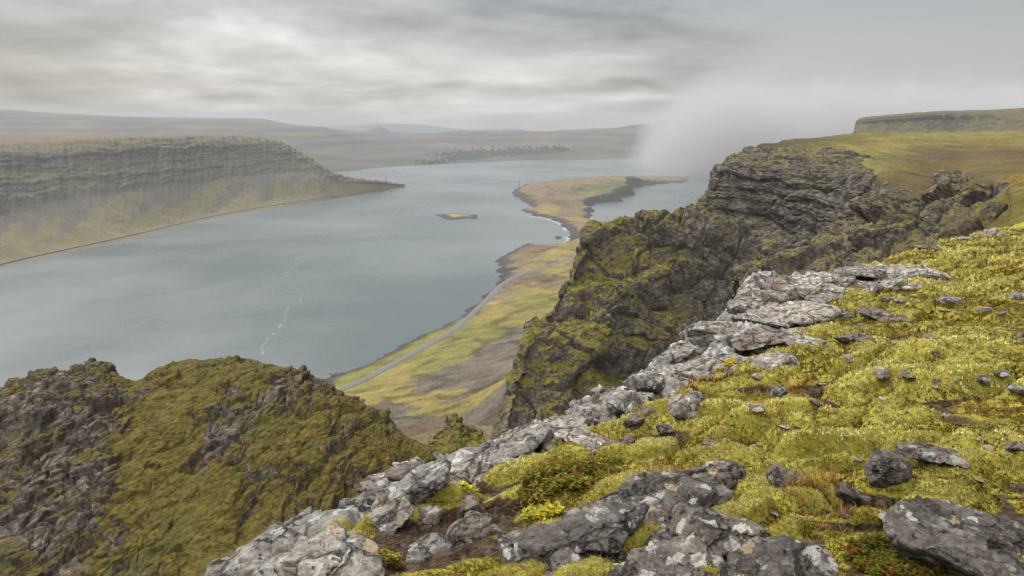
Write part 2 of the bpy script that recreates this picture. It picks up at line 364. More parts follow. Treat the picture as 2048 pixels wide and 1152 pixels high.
# ------------------------------------------------------------------ water
def water_mat():
    m, T, out = material('fjord_water'); P = T.pos()
    w1 = T.noise(T.vmath('MULTIPLY', P, (1, 1.6, 1)), .10, 6, .62, .4); w2 = T.noise(P, .022, 5, .55, .6); w3 = w2
    w4 = T.noise(T.vmath('MULTIPLY', T.vmath('ADD', P, (900, 0, 0)), (1, 1.1, 1)), .0013, 6, .60, .2)
    col = T.mix(T.sstep(w4, .34, .66), (.040, .060, .060), (.105, .122, .120))
    n = T.bump(T.math('ADD', w1, T.math('MULTIPLY', w2, .8)), .30, 1.5)
    rg = T.ramp(w4, [(.35, .24), (.65, .34)])
    principled(T, out, col, rg, n, .5, IOR=1.33); return m
M_WATER = water_mat()
n = 60
xs = np.linspace(-16000, 16000, n); ys = np.linspace(60, 16000, n); X, Y = np.meshgrid(xs, ys, indexing='ij')
tag(mesh_obj('water', np.c_[X.ravel(), Y.ravel(), np.zeros(n * n)], gridF(n, n), M_WATER), 'grey green fjord water below the cliffs', kind='structure')

# ------------------------------------------------------------------ coastal land and peninsula
SH = [(480, 850), (560, 795), (632, 757), (700, 737), (740, 722), (780, 700), (815, 680), (850, 665), (880, 652), (905, 640), (920, 622), (945, 608), (975, 585), (988, 572), (994, 556),
      (989, 538), (988, 520), (1000, 514), (1012, 509), (1022, 500), (1036, 496), (1044, 490), (1052, 488), (1066, 487), (1074, 491), (1082, 494), (1112, 494), (1124, 490), (1134, 488),
      (1137, 478), (1134, 472), (1138, 464), (1130, 456), (1118, 446), (1100, 438), (1080, 434), (1058, 431), (1047, 424), (1036, 419), (1056, 419), (1061, 413), (1052, 405), (1040, 398),
      (1029, 390), (1028, 384), (1040, 380), (1037, 375), (1044, 371), (1056, 368), (1100, 362), (1150, 358), (1200, 354), (1225, 354), (1260, 352), (1320, 352), (1390, 356),
      (1370, 365), (1320, 369), (1290, 373), (1262, 378), (1266, 383), (1254, 394), (1225, 404), (1180, 409), (1178, 418), (1192, 422), (1184, 433), (1177, 437), (1198, 447), (1225, 456),
      (1320, 466), (1450, 474), (1700, 480), (2300, 540), (2700, 700)]
SHP = [onz(px, py)[:2] for px, py in SH] + [np.array([900., 100.]), np.array([-100., 100.])]
SHP = np.array(SHP)
def rough_poly(P, amp, k=4, seed=3):                 # adds small coves between traced points
    out = []; rr = np.random.default_rng(seed)
    for i in range(len(P)):
        a, b = P[i], P[(i + 1) % len(P)]; L = np.linalg.norm(b - a); out.append(a)
        if L > 12 and i < len(P) - 10:
            nn = np.array([-(b - a)[1], (b - a)[0]]) / L
            for j in range(1, k): out.append(a + (b - a) * j / k + nn * rr.normal() * min(amp, L * .10))
    return np.array(out)
SHR = rough_poly(SHP, 16, 5)
ROADPX = [(655, 788), (690, 772), (740, 749), (800, 716), (860, 682), (910, 650), (945, 618), (975, 588), (992, 570), (1012, 557), (1040, 545), (1080, 534), (1110, 525), (1150, 514), (1230, 500)]
ROAD = np.array([onz(px + 5, py + 5, 11)[:2] for px, py in ROADPX]); ROAD = crom(ROAD, 160)
vc = [(px, py, z) for px, py, z in [
    (660, 785, 9), (740, 749, 10), (800, 716, 10), (860, 682, 10), (945, 618, 10), (1012, 557, 11), (1080, 534, 13), (1150, 514, 16), (720, 730, 5), (850, 668, 5), (960, 596, 6), (1000, 530, 7), (1040, 505, 10),
    (1000, 640, 16), (1080, 600, 22), (900, 700, 20), (1050, 680, 38), (960, 730, 42), (820, 770, 40), (900, 780, 62), (1020, 750, 66), (790, 810, 62),
    (1100, 505, 12), (1160, 480, 14), (1150, 455, 10), (1120, 440, 6), (1200, 470, 22), (1180, 445, 10),
    (1060, 395, 16), (1100, 385, 20), (1080, 415, 8), (1130, 415, 12), (1150, 395, 14), (1170, 375, 34), (1200, 362, 44), (1225, 352, 52), (1240, 365, 44), (1250, 380, 34), (1205, 390, 30), (1290, 362, 14), (1340, 362, 10), (1100, 378, 28), (1060, 372, 12), (1120, 365, 18), (1180, 425, 8)]]
VXY = [onz(a, b, c)[:2] for a, b, c in vc]; VZ = [c for _, _, c in vc]
for p in [(850, 850, 430), (900, 850, 430), (960, 830, 440), (830, 880, 330), (900, 880, 340), (980, 880, 350), (760, 850, 440), (1000, 600, 600), (1100, 700, 430)]:
    q = at(*p)
    if p[0] == 1000: continue
    VXY.append(q[:2]); VZ.append(q[2])
VXY += [np.array([500, 700]), np.array([900, 1200]), np.array([400, 400]), np.array([1500, 1500])]; VZ += [110, 110, 200, 90]
vf = tps(VXY, VZ, 1e-4)
def valley_z(x, y):
    d, _ = seg_dist(x, y, SHR, True); ins = inside(x, y, SHR); sd = np.where(ins, d, -d)
    p = np.stack([x, y, 0 * x], -1)
    base = np.clip(vf(x, y), 4.5, 260)
    dr, _ = seg_dist(x, y, ROAD); near = sst(dr, 8, 45)
    hn = fbm(p / 120, 5, 3) * 9 * sst(sd, 20, 160) + fbm(p / 38, 4, 9, ridged=True) * 2.2 * sst(sd, 8, 60)
    steep = sst(base, 25, 90); hn = hn + fbm(p / 16, 4, 12, .6, ridged=True) * 2.6 * (.3 + steep)
    prof = sst(sd, -2, 24); rim = fbm(p / 9, 3, 21, ridged=True) * 2.0 * sst(sd, -3, 6) * sst(sd, 34, 12)
    z = np.where(sd > -30, -3 + (3 + base) * prof + hn * near * prof + rim * near, -12)
    return z, sd, dr
na, nr = 900, 900
azs = np.linspace(R(-27), R(47), na); rs = np.exp(np.linspace(math.log(240), math.log(4700), nr))
AZ, RR = np.meshgrid(azs, rs, indexing='ij'); x = (np.sin(AZ) * RR).ravel(); y = (np.cos(AZ) * RR).ravel()
z, sd, dr = valley_z(x, y)
def softcol(x, y, sites, warp=.05, sharp=900, seed=0):
    # land-cover patches: each site (px, py, z, colour) claims the ground around it
    lr = np.log(np.hypot(x, y)); a = np.arctan2(x, y); p = np.stack([x, y, 0 * x], -1)
    f = RRn = fbm(p / 130, 4, seed + 40); g = fbm(p / 130, 4, seed + 50); h = fbm(p / 22, 4, seed + 60); h2 = fbm(p / 22, 4, seed + 70)
    a = a + (f + .5 * h) * warp * .6; lr = lr + (g + .6 * h2) * warp * 1.6; best = None; W = 0; C = 0
    for px, py, zz, c in sites:
        q = onz(px, py, zz); d = (a - math.atan2(q[0], q[1])) ** 2 + ((lr - math.log(math.hypot(q[0], q[1]))) * .8) ** 2
        wt = np.exp(-sharp * d) + 1e-9 / (d + 1e-4); W = W + wt; C = C + wt[:, None] * np.array(c)
    return C / W[:, None]
GR = (.118, .110, .026); YG = (.150, .120, .034); HE = (.118, .086, .046); BR = (.092, .064, .038); SCR = (.088, .074, .054); DG = (.060, .064, .028)
VS = [(700, 760, 8, GR), (780, 722, 8, GR), (850, 675, 8, GR), (800, 745, 15, YG), (760, 790, 45, YG), (870, 720, 20, GR), (930, 650, 10, GR), (980, 620, 12, YG), (1050, 600, 20, GR), (1010, 650, 22, GR), (1090, 640, 30, YG),
      (870, 790, 60, YG), (910, 760, 50, SCR), (960, 730, 42, SCR), (1020, 700, 40, SCR), (1000, 760, 66, SCR), (1060, 680, 40, SCR), (800, 830, 90, SCR), (760, 810, 70, SCR), (940, 800, 75, SCR), (830, 850, 110, BR), (880, 815, 80, YG), (960, 840, 110, SCR), (970, 800, 90, YG),
      (1030, 520, 10, HE), (1060, 505, 10, BR), (1000, 550, 10, HE), (1100, 512, 12, YG), (1060, 560, 14, BR), (1090, 545, 16, YG), (1110, 575, 24, YG), (1020, 590, 12, HE), (1060, 580, 18, YG), (940, 690, 25, GR),
      (1170, 470, 14, HE), (1190, 460, 14, YG), (1150, 490, 14, YG), (1160, 450, 12, HE), (1200, 452, 14, HE), (1130, 430, 8, HE), (1165, 434, 8, YG), (1145, 424, 8, BR),
      (1070, 395, 14, HE), (1100, 400, 14, BR), (1120, 380, 18, HE), (1060, 375, 12, HE), (1090, 420, 9, YG), (1130, 405, 12, BR), (1160, 385, 16, DG), (1175, 392, 16, GR), (1140, 392, 14, BR), (1085, 385, 16, HE), (1125, 398, 12, HE), (1150, 365, 20, HE), (1190, 370, 24, HE), (1210, 355, 28, HE),
      (1230, 395, 12, DG), (1210, 398, 12, DG), (1245, 385, 14, DG), (1180, 420, 8, HE), (1240, 362, 24, YG), (1290, 365, 20, DG)]
C = softcol(x, y, VS, .075, 2600)
shore = np.array((.040, .037, .034)); p3 = np.stack([x, y, z], -1)
sw = sst(sd + fbm(p3 / 30, 3, 77) * 14, 33, 19)[:, None]; C = C * (1 - sw) + shore * sw
stk = fbm(np.stack([x / 60, y / 14, 0 * x], -1), 4, 90)[:, None]; hum = fbm(np.stack([x, y, 0 * x], -1) / 9, 4, 94, .65, ridged=True)[:, None]; rill = sst(fbm(np.stack([x, y, 0 * x], -1) / 95, 3, 97, ridged=True), .72, .92)[:, None] * sst(sd, 40, 90)[:, None]; C = C * (1 + .55 * stk) * (1 + .45 * hum) * (1 - .45 * rill)
V = np.stack([x, y, z], -1)
F = gridF(na, nr); keep = (z[F].max(1) > -2.5); F = F[keep]
used = np.unique(F); rm = np.full(len(V), -1); rm[used] = np.arange(len(used))
tag(mesh_obj('coastal_land', V[used], rm[F], M_VALLEY, cols={'Col': C[used]}), 'green and brown coastal strip and heath covered peninsula below the cliffs', kind='structure')
# road with gravel shoulders
def strip(name, C2, half, zf, lift, mat, label, thick=0.0):
    C2 = np.asarray(C2); t = np.gradient(C2, axis=0); t /= np.linalg.norm(t, axis=1, keepdims=True); nn = np.c_[-t[:, 1], t[:, 0]]
    offs = [-half - thick, -half, 0, half, half + thick] if thick else [-half, 0, half]
    zc = zf(C2[:, 0], C2[:, 1]); V = []
    for o in offs: V.append(np.c_[C2 + nn * o, zc + lift + (-3.0 if abs(o) > half else 0)])
    V = np.stack(V, 1).reshape(-1, 3)
    return tag(mesh_obj(name, V, gridF(len(C2), len(offs)), mat), label, kind='structure')
rz = lambda a, b: np.convolve(np.pad(valley_z(a, b)[0], 6, mode='edge'), np.ones(13) / 13, 'valid')
strip('road_verge', ROAD, 5.6, rz, .9, M_GRAVEL, 'gravel verge of the coast road on the near shore', 3.0)
strip('road', ROAD, 3.9, rz, 1.3, M_ASPHALT, 'grey two lane road curving along the near shore')

# ------------------------------------------------------------------ islet and skerries
def islet(name, poly, top, grass, label, kind='structure'):
    Pl = rough_poly(np.array([onz(px, py)[:2] for px, py in poly] * 1), 5, 3, 5); c = Pl.mean(0); s = np.abs(Pl - c).max() + 15
    m = 150; X, Y = np.meshgrid(np.linspace(c[0] - s, c[0] + s, m), np.linspace(c[1] - s, c[1] + s, m), indexing='ij'); x, y = X.ravel(), Y.ravel()
    d, _ = seg_dist(x, y, Pl, True); i = inside(x, y, Pl); sd = np.where(i, d, -d); p = np.stack([x, y, 0 * x], -1)
    z = np.where(i, .6 + top * sst(sd, 0, 45) + fbm(p / 12, 3, 5, ridged=True) * .8, -2)
    g = sst(sd + fbm(p / 20, 3, 8) * 12, 22, 32)[:, None] * grass; q = onz(893, 434)[:2]
    g = g * sst(np.hypot((x - q[0]) / 1.0, y - q[1]), 150, 60)[:, None]
    C = np.array((.05, .048, .045)) * (1 - g) + np.array((.22, .20, .05)) * g
    F = gridF(m, m); F = F[z[F].max(1) > 0]; u = np.unique(F); rm = np.full(m * m, -1); rm[u] = np.arange(len(u))
    return tag(mesh_obj(name, np.stack([x, y, z], -1)[u], rm[F], M_VALLEY, cols={'Col': C[u]}), label, kind=kind)
islet('island', [(871, 430), (878, 429), (900, 428), (930, 429), (945, 430), (956, 429), (953, 432), (957, 436), (950, 438), (935, 437), (920, 438), (905, 440), (890, 438), (882, 434)], 4, 1.0, 'small low island with a green patch in the middle of the fjord')
islet('skerry', [(1109, 473), (1122, 473), (1123, 477), (1114, 479), (1110, 476)], 1.0, 0, 'dark skerry awash in the bay beside the peninsula')

# ------------------------------------------------------------------ left mountain across the fjord
cols = [(-260, 640, 560, 470, 420, 350, 298, 276, 620), (-120, 592, 530, 460, 410, 345, 296, 274, 610), (0, 545, 508, 448, 400, 345, 294, 273, 600), (120, 514, 484, 425, 385, 335, 288, 273, 580), (220, 491, 464, 405, 370, 325, 281, 272, 560), (320, 465, 445, 388, 358, 318, 278, 274, 540),
        (410, 442, 425, 376, 350, 315, 276, 276, 520), (490, 427, 410, 366, 345, 312, 276, 277, 500), (550, 417, 400, 358, 342, 315, 284, 285, 430), (600, 409, 392, 354, 342, 326, 308, 310, 340), (640, 403, 386, 358, 350, 342, 336, 338, 240), (680, 396, 382, 368, 362, 358, 354, 356, 160), (730, 388, 378, 370, 367, 365, 362, 363, 90), (770, 380, 374, 370, 369, 368, 366, 367, 50), (808, 373, 372.5, 372, 371.8, 371.6, 371.4, 371.6, 8)]
rows = [[] for _ in range(10)]
for c in cols:
    s = onz(c[0], c[1]); Y0 = s[1]; off = c[8]; px = c[0]
    rows[0].append(s + (0, 0, -4)); rows[1].append(at(px, c[1] - (c[1] - c[2]) * .18, Y0 + off * .05 + 4))
    for k, (py, fr) in enumerate([(c[2], .24), (c[3], .52), (c[4], .66), (c[5], .80), (c[6], 1.0), (c[7], 1.9)]):
        rows[2 + k].append(at(px, py, Y0 + off * fr + 3))
    t = rows[7][-1]; dirn = t / np.linalg.norm(t[:2]); rows[8].append(t + np.array([dirn[0], dirn[1], 0]) * off * 1.2 + (0, 0, -15 * off / 500)); rows[9].append(t + np.array([dirn[0], dirn[1], 0]) * off * 2.4 + (0, 0, -min(t[2] - 2, 120) - 30))
P = loft(rows, 560, 1100); N = gnormals(P); N *= np.sign(N[..., 2:3].mean()) ; 
nu, nv = P.shape[:2]; vv = np.linspace(0, 9, nu)[:, None] * np.ones((1, nv)); Pf = P.reshape(-1, 3).copy(); vf_ = vv.ravel(); uu = np.tile(np.linspace(0, 1, nv), nu)
hs = np.clip((Pf[:, 2] - 5) / 60, 0, 1); cl_ = sst(vf_, 3.3, 4.2) * sst(vf_, 6.3, 5.9)
along = np.stack([uu * 55, vf_ * .35, 0 * uu], -1); fine = np.stack([uu * 160, vf_ * .6, 0 * uu], -1)
gully = fbm(along, 4, 31, ridged=True); g2 = fbm(fine, 3, 35, ridged=True)
zw = Pf[:, 2] + fbm(Pf / 260, 4, 4) * 30 + fbm(Pf / 60, 3, 5) * 7; zw2 = zw * .62 + fbm(Pf / 120, 3, 8) * 12
step = (sst(np.abs(((zw / 34) % 1) - .5) * 2, .3, .7) - .5) * (.5 + .5 * sst(fbm(Pf / 130, 3, 16), -.3, .3)) + .45 * (sst(np.abs(((zw2 / 9) % 1) - .5) * 2, .25, .75) - .5)
disp = cl_ * (gully * 11 + g2 * 3 + step * 6 + fbm(Pf / 40, 5, 6, .6, ridged=True) * 12) + (1 - cl_) * hs * (fbm(Pf / 90, 4, 7) * 4 + gully * 5 * sst(vf_, 1.5, 3) + fbm(Pf / 22, 4, 17, .6) * 2.0)
Nf = N.reshape(-1, 3); Nh = Nf * np.array([1, 1, .5])
Pf = Pf + Nh * disp[:, None]
P2 = Pf.reshape(nu, nv, 3); N2 = gnormals(P2).reshape(-1, 3); N2 *= np.sign(N2[:, 2].mean()); nzv = N2[:, 2]
rock = np.array((.092, .083, .072)); green = np.array((.095, .086, .044)); scree = np.array((.082, .073, .060)); gold = np.array((.118, .101, .047)); brown = np.array((.115, .080, .045))
m = sst(nzv + fbm(Pf / 70, 4, 14) * .5 - .12 * sst(vf_, 5, 5.9), .50, .80)[:, None]; Cc = rock * (1 - m) + green * m
fan = sst(fbm(np.stack([uu * 24 - vf_ * 1.1, vf_ * .45, 0 * uu], -1), 5, 52) + .35 * fbm(fine, 3, 55) + (vf_ - 2.9) * .38, -.32, .10)[:, None]
Cs = gold * (1 - fan) + scree * fan
cf = cl_[:, None]; Cm = Cs * (1 - cf) + Cc * cf
top = sst(vf_, 5.85, 6.05)[:, None]; tn = sst(fbm(Pf / 160, 3, 58), -.3, .3)[:, None]; Cm = Cm * (1 - top) + (green * 1.15 * (1 - tn) + brown * tn) * top
tipw = sst(uu, .80, .90)[:, None]; Cm = Cm * (1 - tipw) + (brown * (.9 + .3 * tn)) * tipw
sh = sst(vf_ + fbm(Pf / 40, 3, 59) * .12, .95, .75)[:, None]; Cm = Cm * (1 - sh) + np.array((.085, .078, .068)) * sh
tag(mesh_obj('mountain', Pf, gridF(nu, nv), M_FAR, cols={'Col': Cm}), 'flat topped mountain with ledged cliffs and scree fans across the fjord', kind='structure')
# coast road across the fjord, lying on the surface of the mountain's foot
ri = int(round(1.35 / 9 * (nu - 1))); L = P2[ri, 20:int(nv * .86)]
Lx = np.stack([np.convolve(np.pad(L[:, k], 12, mode='edge'), np.ones(25) / 25, 'valid') for k in range(3)], 1)
Va = np.stack([Lx + (0, 0, 1.0), Lx + (0, 0, 2.6), P2[ri + 5, 20:int(nv * .86)] * 0 + Lx + np.array([-3, 8, 2.6]), Lx + np.array([-3, 8, 0.5])], 1).reshape(-1, 3)
tag(mesh_obj('coast_road', Va, gridF(len(Lx), 4), M_GRAVEL), 'pale gravelled road along the foot of the mountain across the fjord', kind='structure')

# ------------------------------------------------------------------ far shore and far ridges
def ridge(name, cols, mat, nu, nv, label, C0, C1, amp, sc, seed, greenband=None):
    # cols: (px, [(py, Y), ...]) from the shore up to the crest; a back slope is added
    rows = []
    K = len(cols[0][1])
    for k in range(K): rows.append([at(px, L[k][0], L[k][1]) if not (k == 0 and L[0][1] is None) else onz(px, L[0][0]) for px, L in cols])
    lastr = rows[-1]; rows.append([p + np.array([p[0], p[1], 0]) / np.linalg.norm(p[:2]) * 1500 + (0, 0, -60) for p in lastr]); rows.append([np.array([p[0], p[1], 0]) * 1.25 + (0, 0, -20) for p in rows[-1]])
    rows[0] = [p - (0, 0, 5) for p in rows[0]]
    P = loft(rows, nu, nv); N = gnormals(P); N *= np.sign(N[..., 2].mean()); Pf = P.reshape(-1, 3); h = np.clip(Pf[:, 2] / 80, 0, 1)
    zz = Pf[:, 2] + fbm(Pf / (sc * 3), 3, seed) * 20; st = sst(np.abs(((zz / 55) % 1) - .5) * 2, .3, .7) - .5
    Pf = Pf + N.reshape(-1, 3) * (h * (fbm(Pf / sc, 5, seed, ridged=True) * amp + st * amp * .5))[:, None]
    t = sst(fbm(Pf / (sc * 1.2) + 5, 5, seed + 9), -.3, .3)[:, None]; C = np.array(C0) * (1 - t) + np.array(C1) * t
    C = C * (1 + .5 * st * h)[:, None]
    tag(mesh_obj(name, Pf, gridF(nu, nv), mat, cols={'Col': C}), label, kind='structure')
ridge('far_shore', [(px, [(s, None), (b, onz(px, s)[1] + 500), (m_, ym), (c, yc)]) for px, s, b, m_, ym, c, yc in [
    (-500, 390, 340, 300, 5600, 232, 7200), (-150, 385, 335, 298, 5600, 226, 7200), (0, 380, 330, 295, 5600, 226, 7200), (180, 372, 325, 290, 5600, 236, 7200), (330, 366, 322, 288, 5600, 241, 7100), (450, 358, 320, 285, 5600, 246, 7000), (560, 352, 322, 285, 5600, 254, 6800), (640, 348, 325, 292, 5700, 259, 6800),
    (700, 344, 326, 300, 5900, 266, 6900), (760, 338, 324, 303, 6000, 274, 7200), (830, 333, 318, 298, 6200, 273, 7600), (900, 329, 314, 293, 6400, 267, 7800), (1000, 324, 310, 290, 6600, 264, 8000), (1100, 321, 308, 288, 6800, 265, 8200), (1180, 320, 305, 284, 6900, 262, 8200), (1250, 319, 303, 280, 6900, 256, 8200), (1400, 318, 300, 270, 6900, 240, 8200), (1700, 316, 300, 270, 6900, 240, 8200), (2600, 316, 300, 270, 6900, 240, 8200)]],
    M_FARFAR, 200, 700, 'long low brown plateau along the far shore of the fjord', (.045, .038, .040), (.078, .068, .040), 22, 420, 61)
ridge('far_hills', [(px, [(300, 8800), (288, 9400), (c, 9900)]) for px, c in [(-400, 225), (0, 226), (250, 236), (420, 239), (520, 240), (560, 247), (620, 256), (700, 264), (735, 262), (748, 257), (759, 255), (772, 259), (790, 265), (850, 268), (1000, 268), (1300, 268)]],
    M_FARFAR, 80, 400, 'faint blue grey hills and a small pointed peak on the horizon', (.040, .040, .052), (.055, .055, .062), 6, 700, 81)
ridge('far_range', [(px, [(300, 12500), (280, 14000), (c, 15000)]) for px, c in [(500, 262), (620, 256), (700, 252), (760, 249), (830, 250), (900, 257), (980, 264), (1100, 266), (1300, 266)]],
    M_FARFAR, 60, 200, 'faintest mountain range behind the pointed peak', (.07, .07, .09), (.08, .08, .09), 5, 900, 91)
# far wood on the far shore: reads as one mass of conifers
m, T, out = material('conifer_wood'); principled(T, out, T.ramp(T.noise(T.pos(), .02, 4), [(.35, (.034, .044, .034)), (.65, (.056, .068, .046))]), .95, None, .1); M_WOODS = m
V = []; F = []; rw = np.random.default_rng(12)
for (px, py, wx, wy, nn) in [(985, 309, 95, 5, 420), (1085, 307, 70, 6, 480), (1040, 302, 60, 3, 200), (930, 311, 50, 4, 200), (1115, 301, 20, 5, 160), (870, 322, 35, 2, 60), (1180, 306, 30, 2, 50), (960, 316, 60, 2, 120)]:
    for _ in range(nn):
        a, b = px + rw.normal() * wx * .5, py + rw.normal() * wy * 1.1; s = onz(a, np.interp(a, [830, 900, 1000, 1100, 1250], [333, 329, 324, 321, 319]))[1]
        q = at(a, b, s + np.interp(b, [300, 324], [650, 120])) - (0, 0, 4); h = rw.uniform(6, 9); r = h * 1.0; k = len(V); ph = rw.uniform(0, 6)
        for lv, (hh, rr) in enumerate([(-.8, .5), (.1, 1), (.45, .62), (.5, .75)]):
            for j in range(6): V.append(q + (math.cos(ph + j * 1.047) * r * rr * rw.uniform(.7, 1.2), math.sin(ph + j * 1.047) * r * rr * rw.uniform(.7, 1.2), hh * h))
        V.append(q + (0, 0, h * 1.15))
        for lv in range(3):
            for j in range(6): j2 = (j + 1) % 6; F.append((k + lv * 6 + j, k + lv * 6 + j2, k + lv * 6 + 6 + j2, k + lv * 6 + 6 + j))
        for j in range(6): F.append((k + 18 + j, k + 18 + (j + 1) % 6, k + 24, k + 24))
F3 = []
for f in F:
    F3.append((f[0], f[1], f[2]))
    if f[2] != f[3]: F3.append((f[0], f[2], f[3]))
tag(mesh_obj('conifer_wood', V, F3, M_WOODS, False), 'dark conifer wood in patches on the far shore', kind='stuff')

# ------------------------------------------------------------------ crags of the near mountainside
def crag(name, rows, nu, nv, mat, label, amps, moss=0.0, seed=0, back=None, strata=0.0, mossf=None, sk=.35, zsq=1.0, flute=0.0, smooth=None, mega=0.0, edge=0.0, fr=((1, 0, 0), (0, 1, 0), (0, 0, 1))):
    fr = np.array(fr, float).T
    P = loft(rows, nu, nv); N = gnormals(P); c = P.mean((0, 1)); tocam = np.array([0, 0, EYE + 60]) - c
    if (N.mean((0, 1)) @ tocam) < 0: N = -N
    Pf = P.reshape(-1, 3); Nf = N.reshape(-1, 3)
    L, M_, S_, big, mid, sml = amps[0], amps[1], amps[2], amps[3], amps[4], amps[5]
    wz = Pf[:, 2] + Pf[:, 0] * .06 + fbm(Pf / (L * 1.6), 4, seed + 8) * L * .35
    d = fbm(Pf / L, 4, seed, ridged=True) * big
    bare = np.ones(len(Pf))
    if mossf is not None: ms0 = mossf(Pf); bare = sst(ms0, .25, -.15) * .8 + .2
    wp = Pf + np.stack([fbm(Pf / (M_ * 1.5), 2, seed + 5), fbm(Pf / (M_ * 1.5), 2, seed + 6), fbm(Pf / (M_ * 1.5), 2, seed + 7)], -1) * M_ * .35
    if mega:
        f1, f2, idh, tl = cells((wp + np.stack([fbm(Pf / (M_ * 3), 2, seed + 25), fbm(Pf / (M_ * 3), 2, seed + 26), 0 * wz], -1) * M_) @ fr / (M_ * 2.6), seed + 22); d = d + ((idh - .5) * 1.4 + tl * 1.2 - .5 * sst(f2 - f1, .10, 0)) * mega
    f1, f2, idh, tl = cells(wp @ fr / M_, seed + 2); d = d + ((idh - .5) * 1.3 + tl * 1.0 - .45 * sst(f2 - f1, .16, 0)) * mid * bare
    f1, f2, idh, tl = cells(wp @ fr / S_, seed + 3); d = d + ((idh - .5) * 1.2 + tl * .9 - .4 * sst(f2 - f1, .2, 0)) * sml * bare
    d = d + fbm(Pf / (S_ * 1.2), 4, seed + 11, .5, ridged=True) * sml * .35
    if flute: d = d + fbm(np.stack([Pf[:, 0], Pf[:, 1], Pf[:, 2] * .16], -1) / (M_ * .9), 4, seed + 12, ridged=True) * flute
    if strata:
        for sc_, am_ in ((1.0, 1.0), (.37, .45)): d = d + (sst(np.abs(((wz / (strata * sc_)) % 1) - .5) * 2, .25, .75) - .5) * strata * sc_ * sk * am_ * (.35 + .65 * sst(fbm(Pf / L, 3, seed + 13), -.25, .25))
    d = d - d.mean() - .45 * d.std()
    if edge: d = d * np.tile(.5 + .5 * sst(np.linspace(0, 1, nv), edge * .5, edge * 1.6), nu)
    if smooth is not None: d = d * smooth(Pf)
    Q = Pf + Nf * d[:, None]; ms = np.full(len(Q), moss)
    if mossf is not None: ms = ms + ms0
    return tag(mesh_obj(name, Q, gridF(nu, nv), mat, attrs={'moss': ms}), label, kind='structure')
def back_rows(row, steps):                            # steps: list of (dist away, drop)
    out = []
    for d, dz_ in steps:
        out.append([p + np.array([p[0], p[1], 0]) / np.linalg.norm(p[:2]) * d + np.array([0, 0, -dz_]) for p in row])
    return out
# left spur
top = [(-260, 840, 70), (-120, 800, 78), (0, 778, 82), (90, 744, 84), (160, 736, 85), (215, 734, 86), (268, 756, 84), (300, 738, 86), (350, 720, 88), (430, 714, 88), (520, 724, 86), (600, 747, 84), (670, 782, 80), (740, 822, 76), (790, 870, 73), (850, 925, 70), (960, 960, 66)]
bot = [(-400, 1300, 40), (-250, 1290, 40), (-100, 1280, 41), (0, 1270, 41), (90, 1265, 42), (170, 1260, 42), (250, 1255, 42), (300, 1250, 42), (370, 1240, 43), (440, 1220, 43), (520, 1180, 44), (600, 1130, 46), (680, 1080, 49), (740, 1040, 52), (800, 1010, 55), (860, 985, 59), (960, 975, 62)]
T0, B0 = np.array(A(top)), np.array(A(bot)); rows = back_rows(list(T0), [(30, 60), (6, 9), (2.0, 1.6)]); rows.append(list(T0))
for f, bulge in [(.06, 1.2), (.2, 2.6), (.4, 2.5), (.6, 1.0), (.8, -1.0), (1.0, 0)]: rows.append(list(T0 * (1 - f) + B0 * f + np.array([0, 0, bulge])))
rows.append([p + np.array([0, -3, -12]) for p in B0])
def mf_hill(Q):
    # rock ribs run down the spur in slanting streaks; the left flank is mostly bare
    u = Q[:, 0] * .80 - Q[:, 1] * .25 + Q[:, 2] * .45; v = Q[:, 0] * .45 + Q[:, 1] * .6 + Q[:, 2] * .5
    st = fbm(np.stack([u / 6.0, v / 19, 0 * u], -1) + fbm(Q / 14, 2, 207)[:, None] * .35, 4, 203); px = Q[:, 0] / Q[:, 1] * FPX + 1024
    left = sst(px + fbm(Q / 9, 3, 208) * 130, 215, 80) * sst(Q[:, 2], 247, 258); right = sst(px, 430, 700)
    return st * 1.5 - .62 * left - .34 * right + .20 + fbm(Q / 2.4, 3, 209) * .75
crag('rocky_spur', rows, 860, 1200, M_HILL, 'dark rocky spur streaked with olive moss below the viewpoint', (18, 3.4, 1.15, 1.9, .75, .40), .0, 5, mossf=mf_hill, fr=((.55, 0, .65), (.2, .75, -.1), (-1.2, .2, .95)))
# small jagged outcrop in the notch
rows = [A([(800, 960, 98), (845, 905, 100), (870, 868, 101), (893, 848, 102), (908, 828, 102), (918, 832, 102), (932, 850, 101), (958, 858, 100), (975, 880, 98), (990, 915, 96), (1030, 960, 92)])]
b = A([(790, 1010, 76), (840, 985, 78), (868, 975, 79), (893, 970, 80), (908, 966, 80), (920, 966, 80), (935, 966, 80), (958, 966, 79), (978, 970, 78), (1000, 985, 76), (1040, 1000, 74)])
T0, B0 = np.array(rows[0]), np.array(b); rows = back_rows(list(T0), [(20, 45), (3, 6)]) + [list(T0)] + [list(T0 * (1 - f) + B0 * f + np.array([0, 0, bu])) for f, bu in [(.15, -.8), (.5, 0), (1, 0)]]
crag('jagged_outcrop', rows, 220, 260, M_CRAG, 'small jagged mossy outcrop in the notch between spur and crags', (10, 2.8, 1.2, .7, .6, .35), .0, 15, flute=.7)
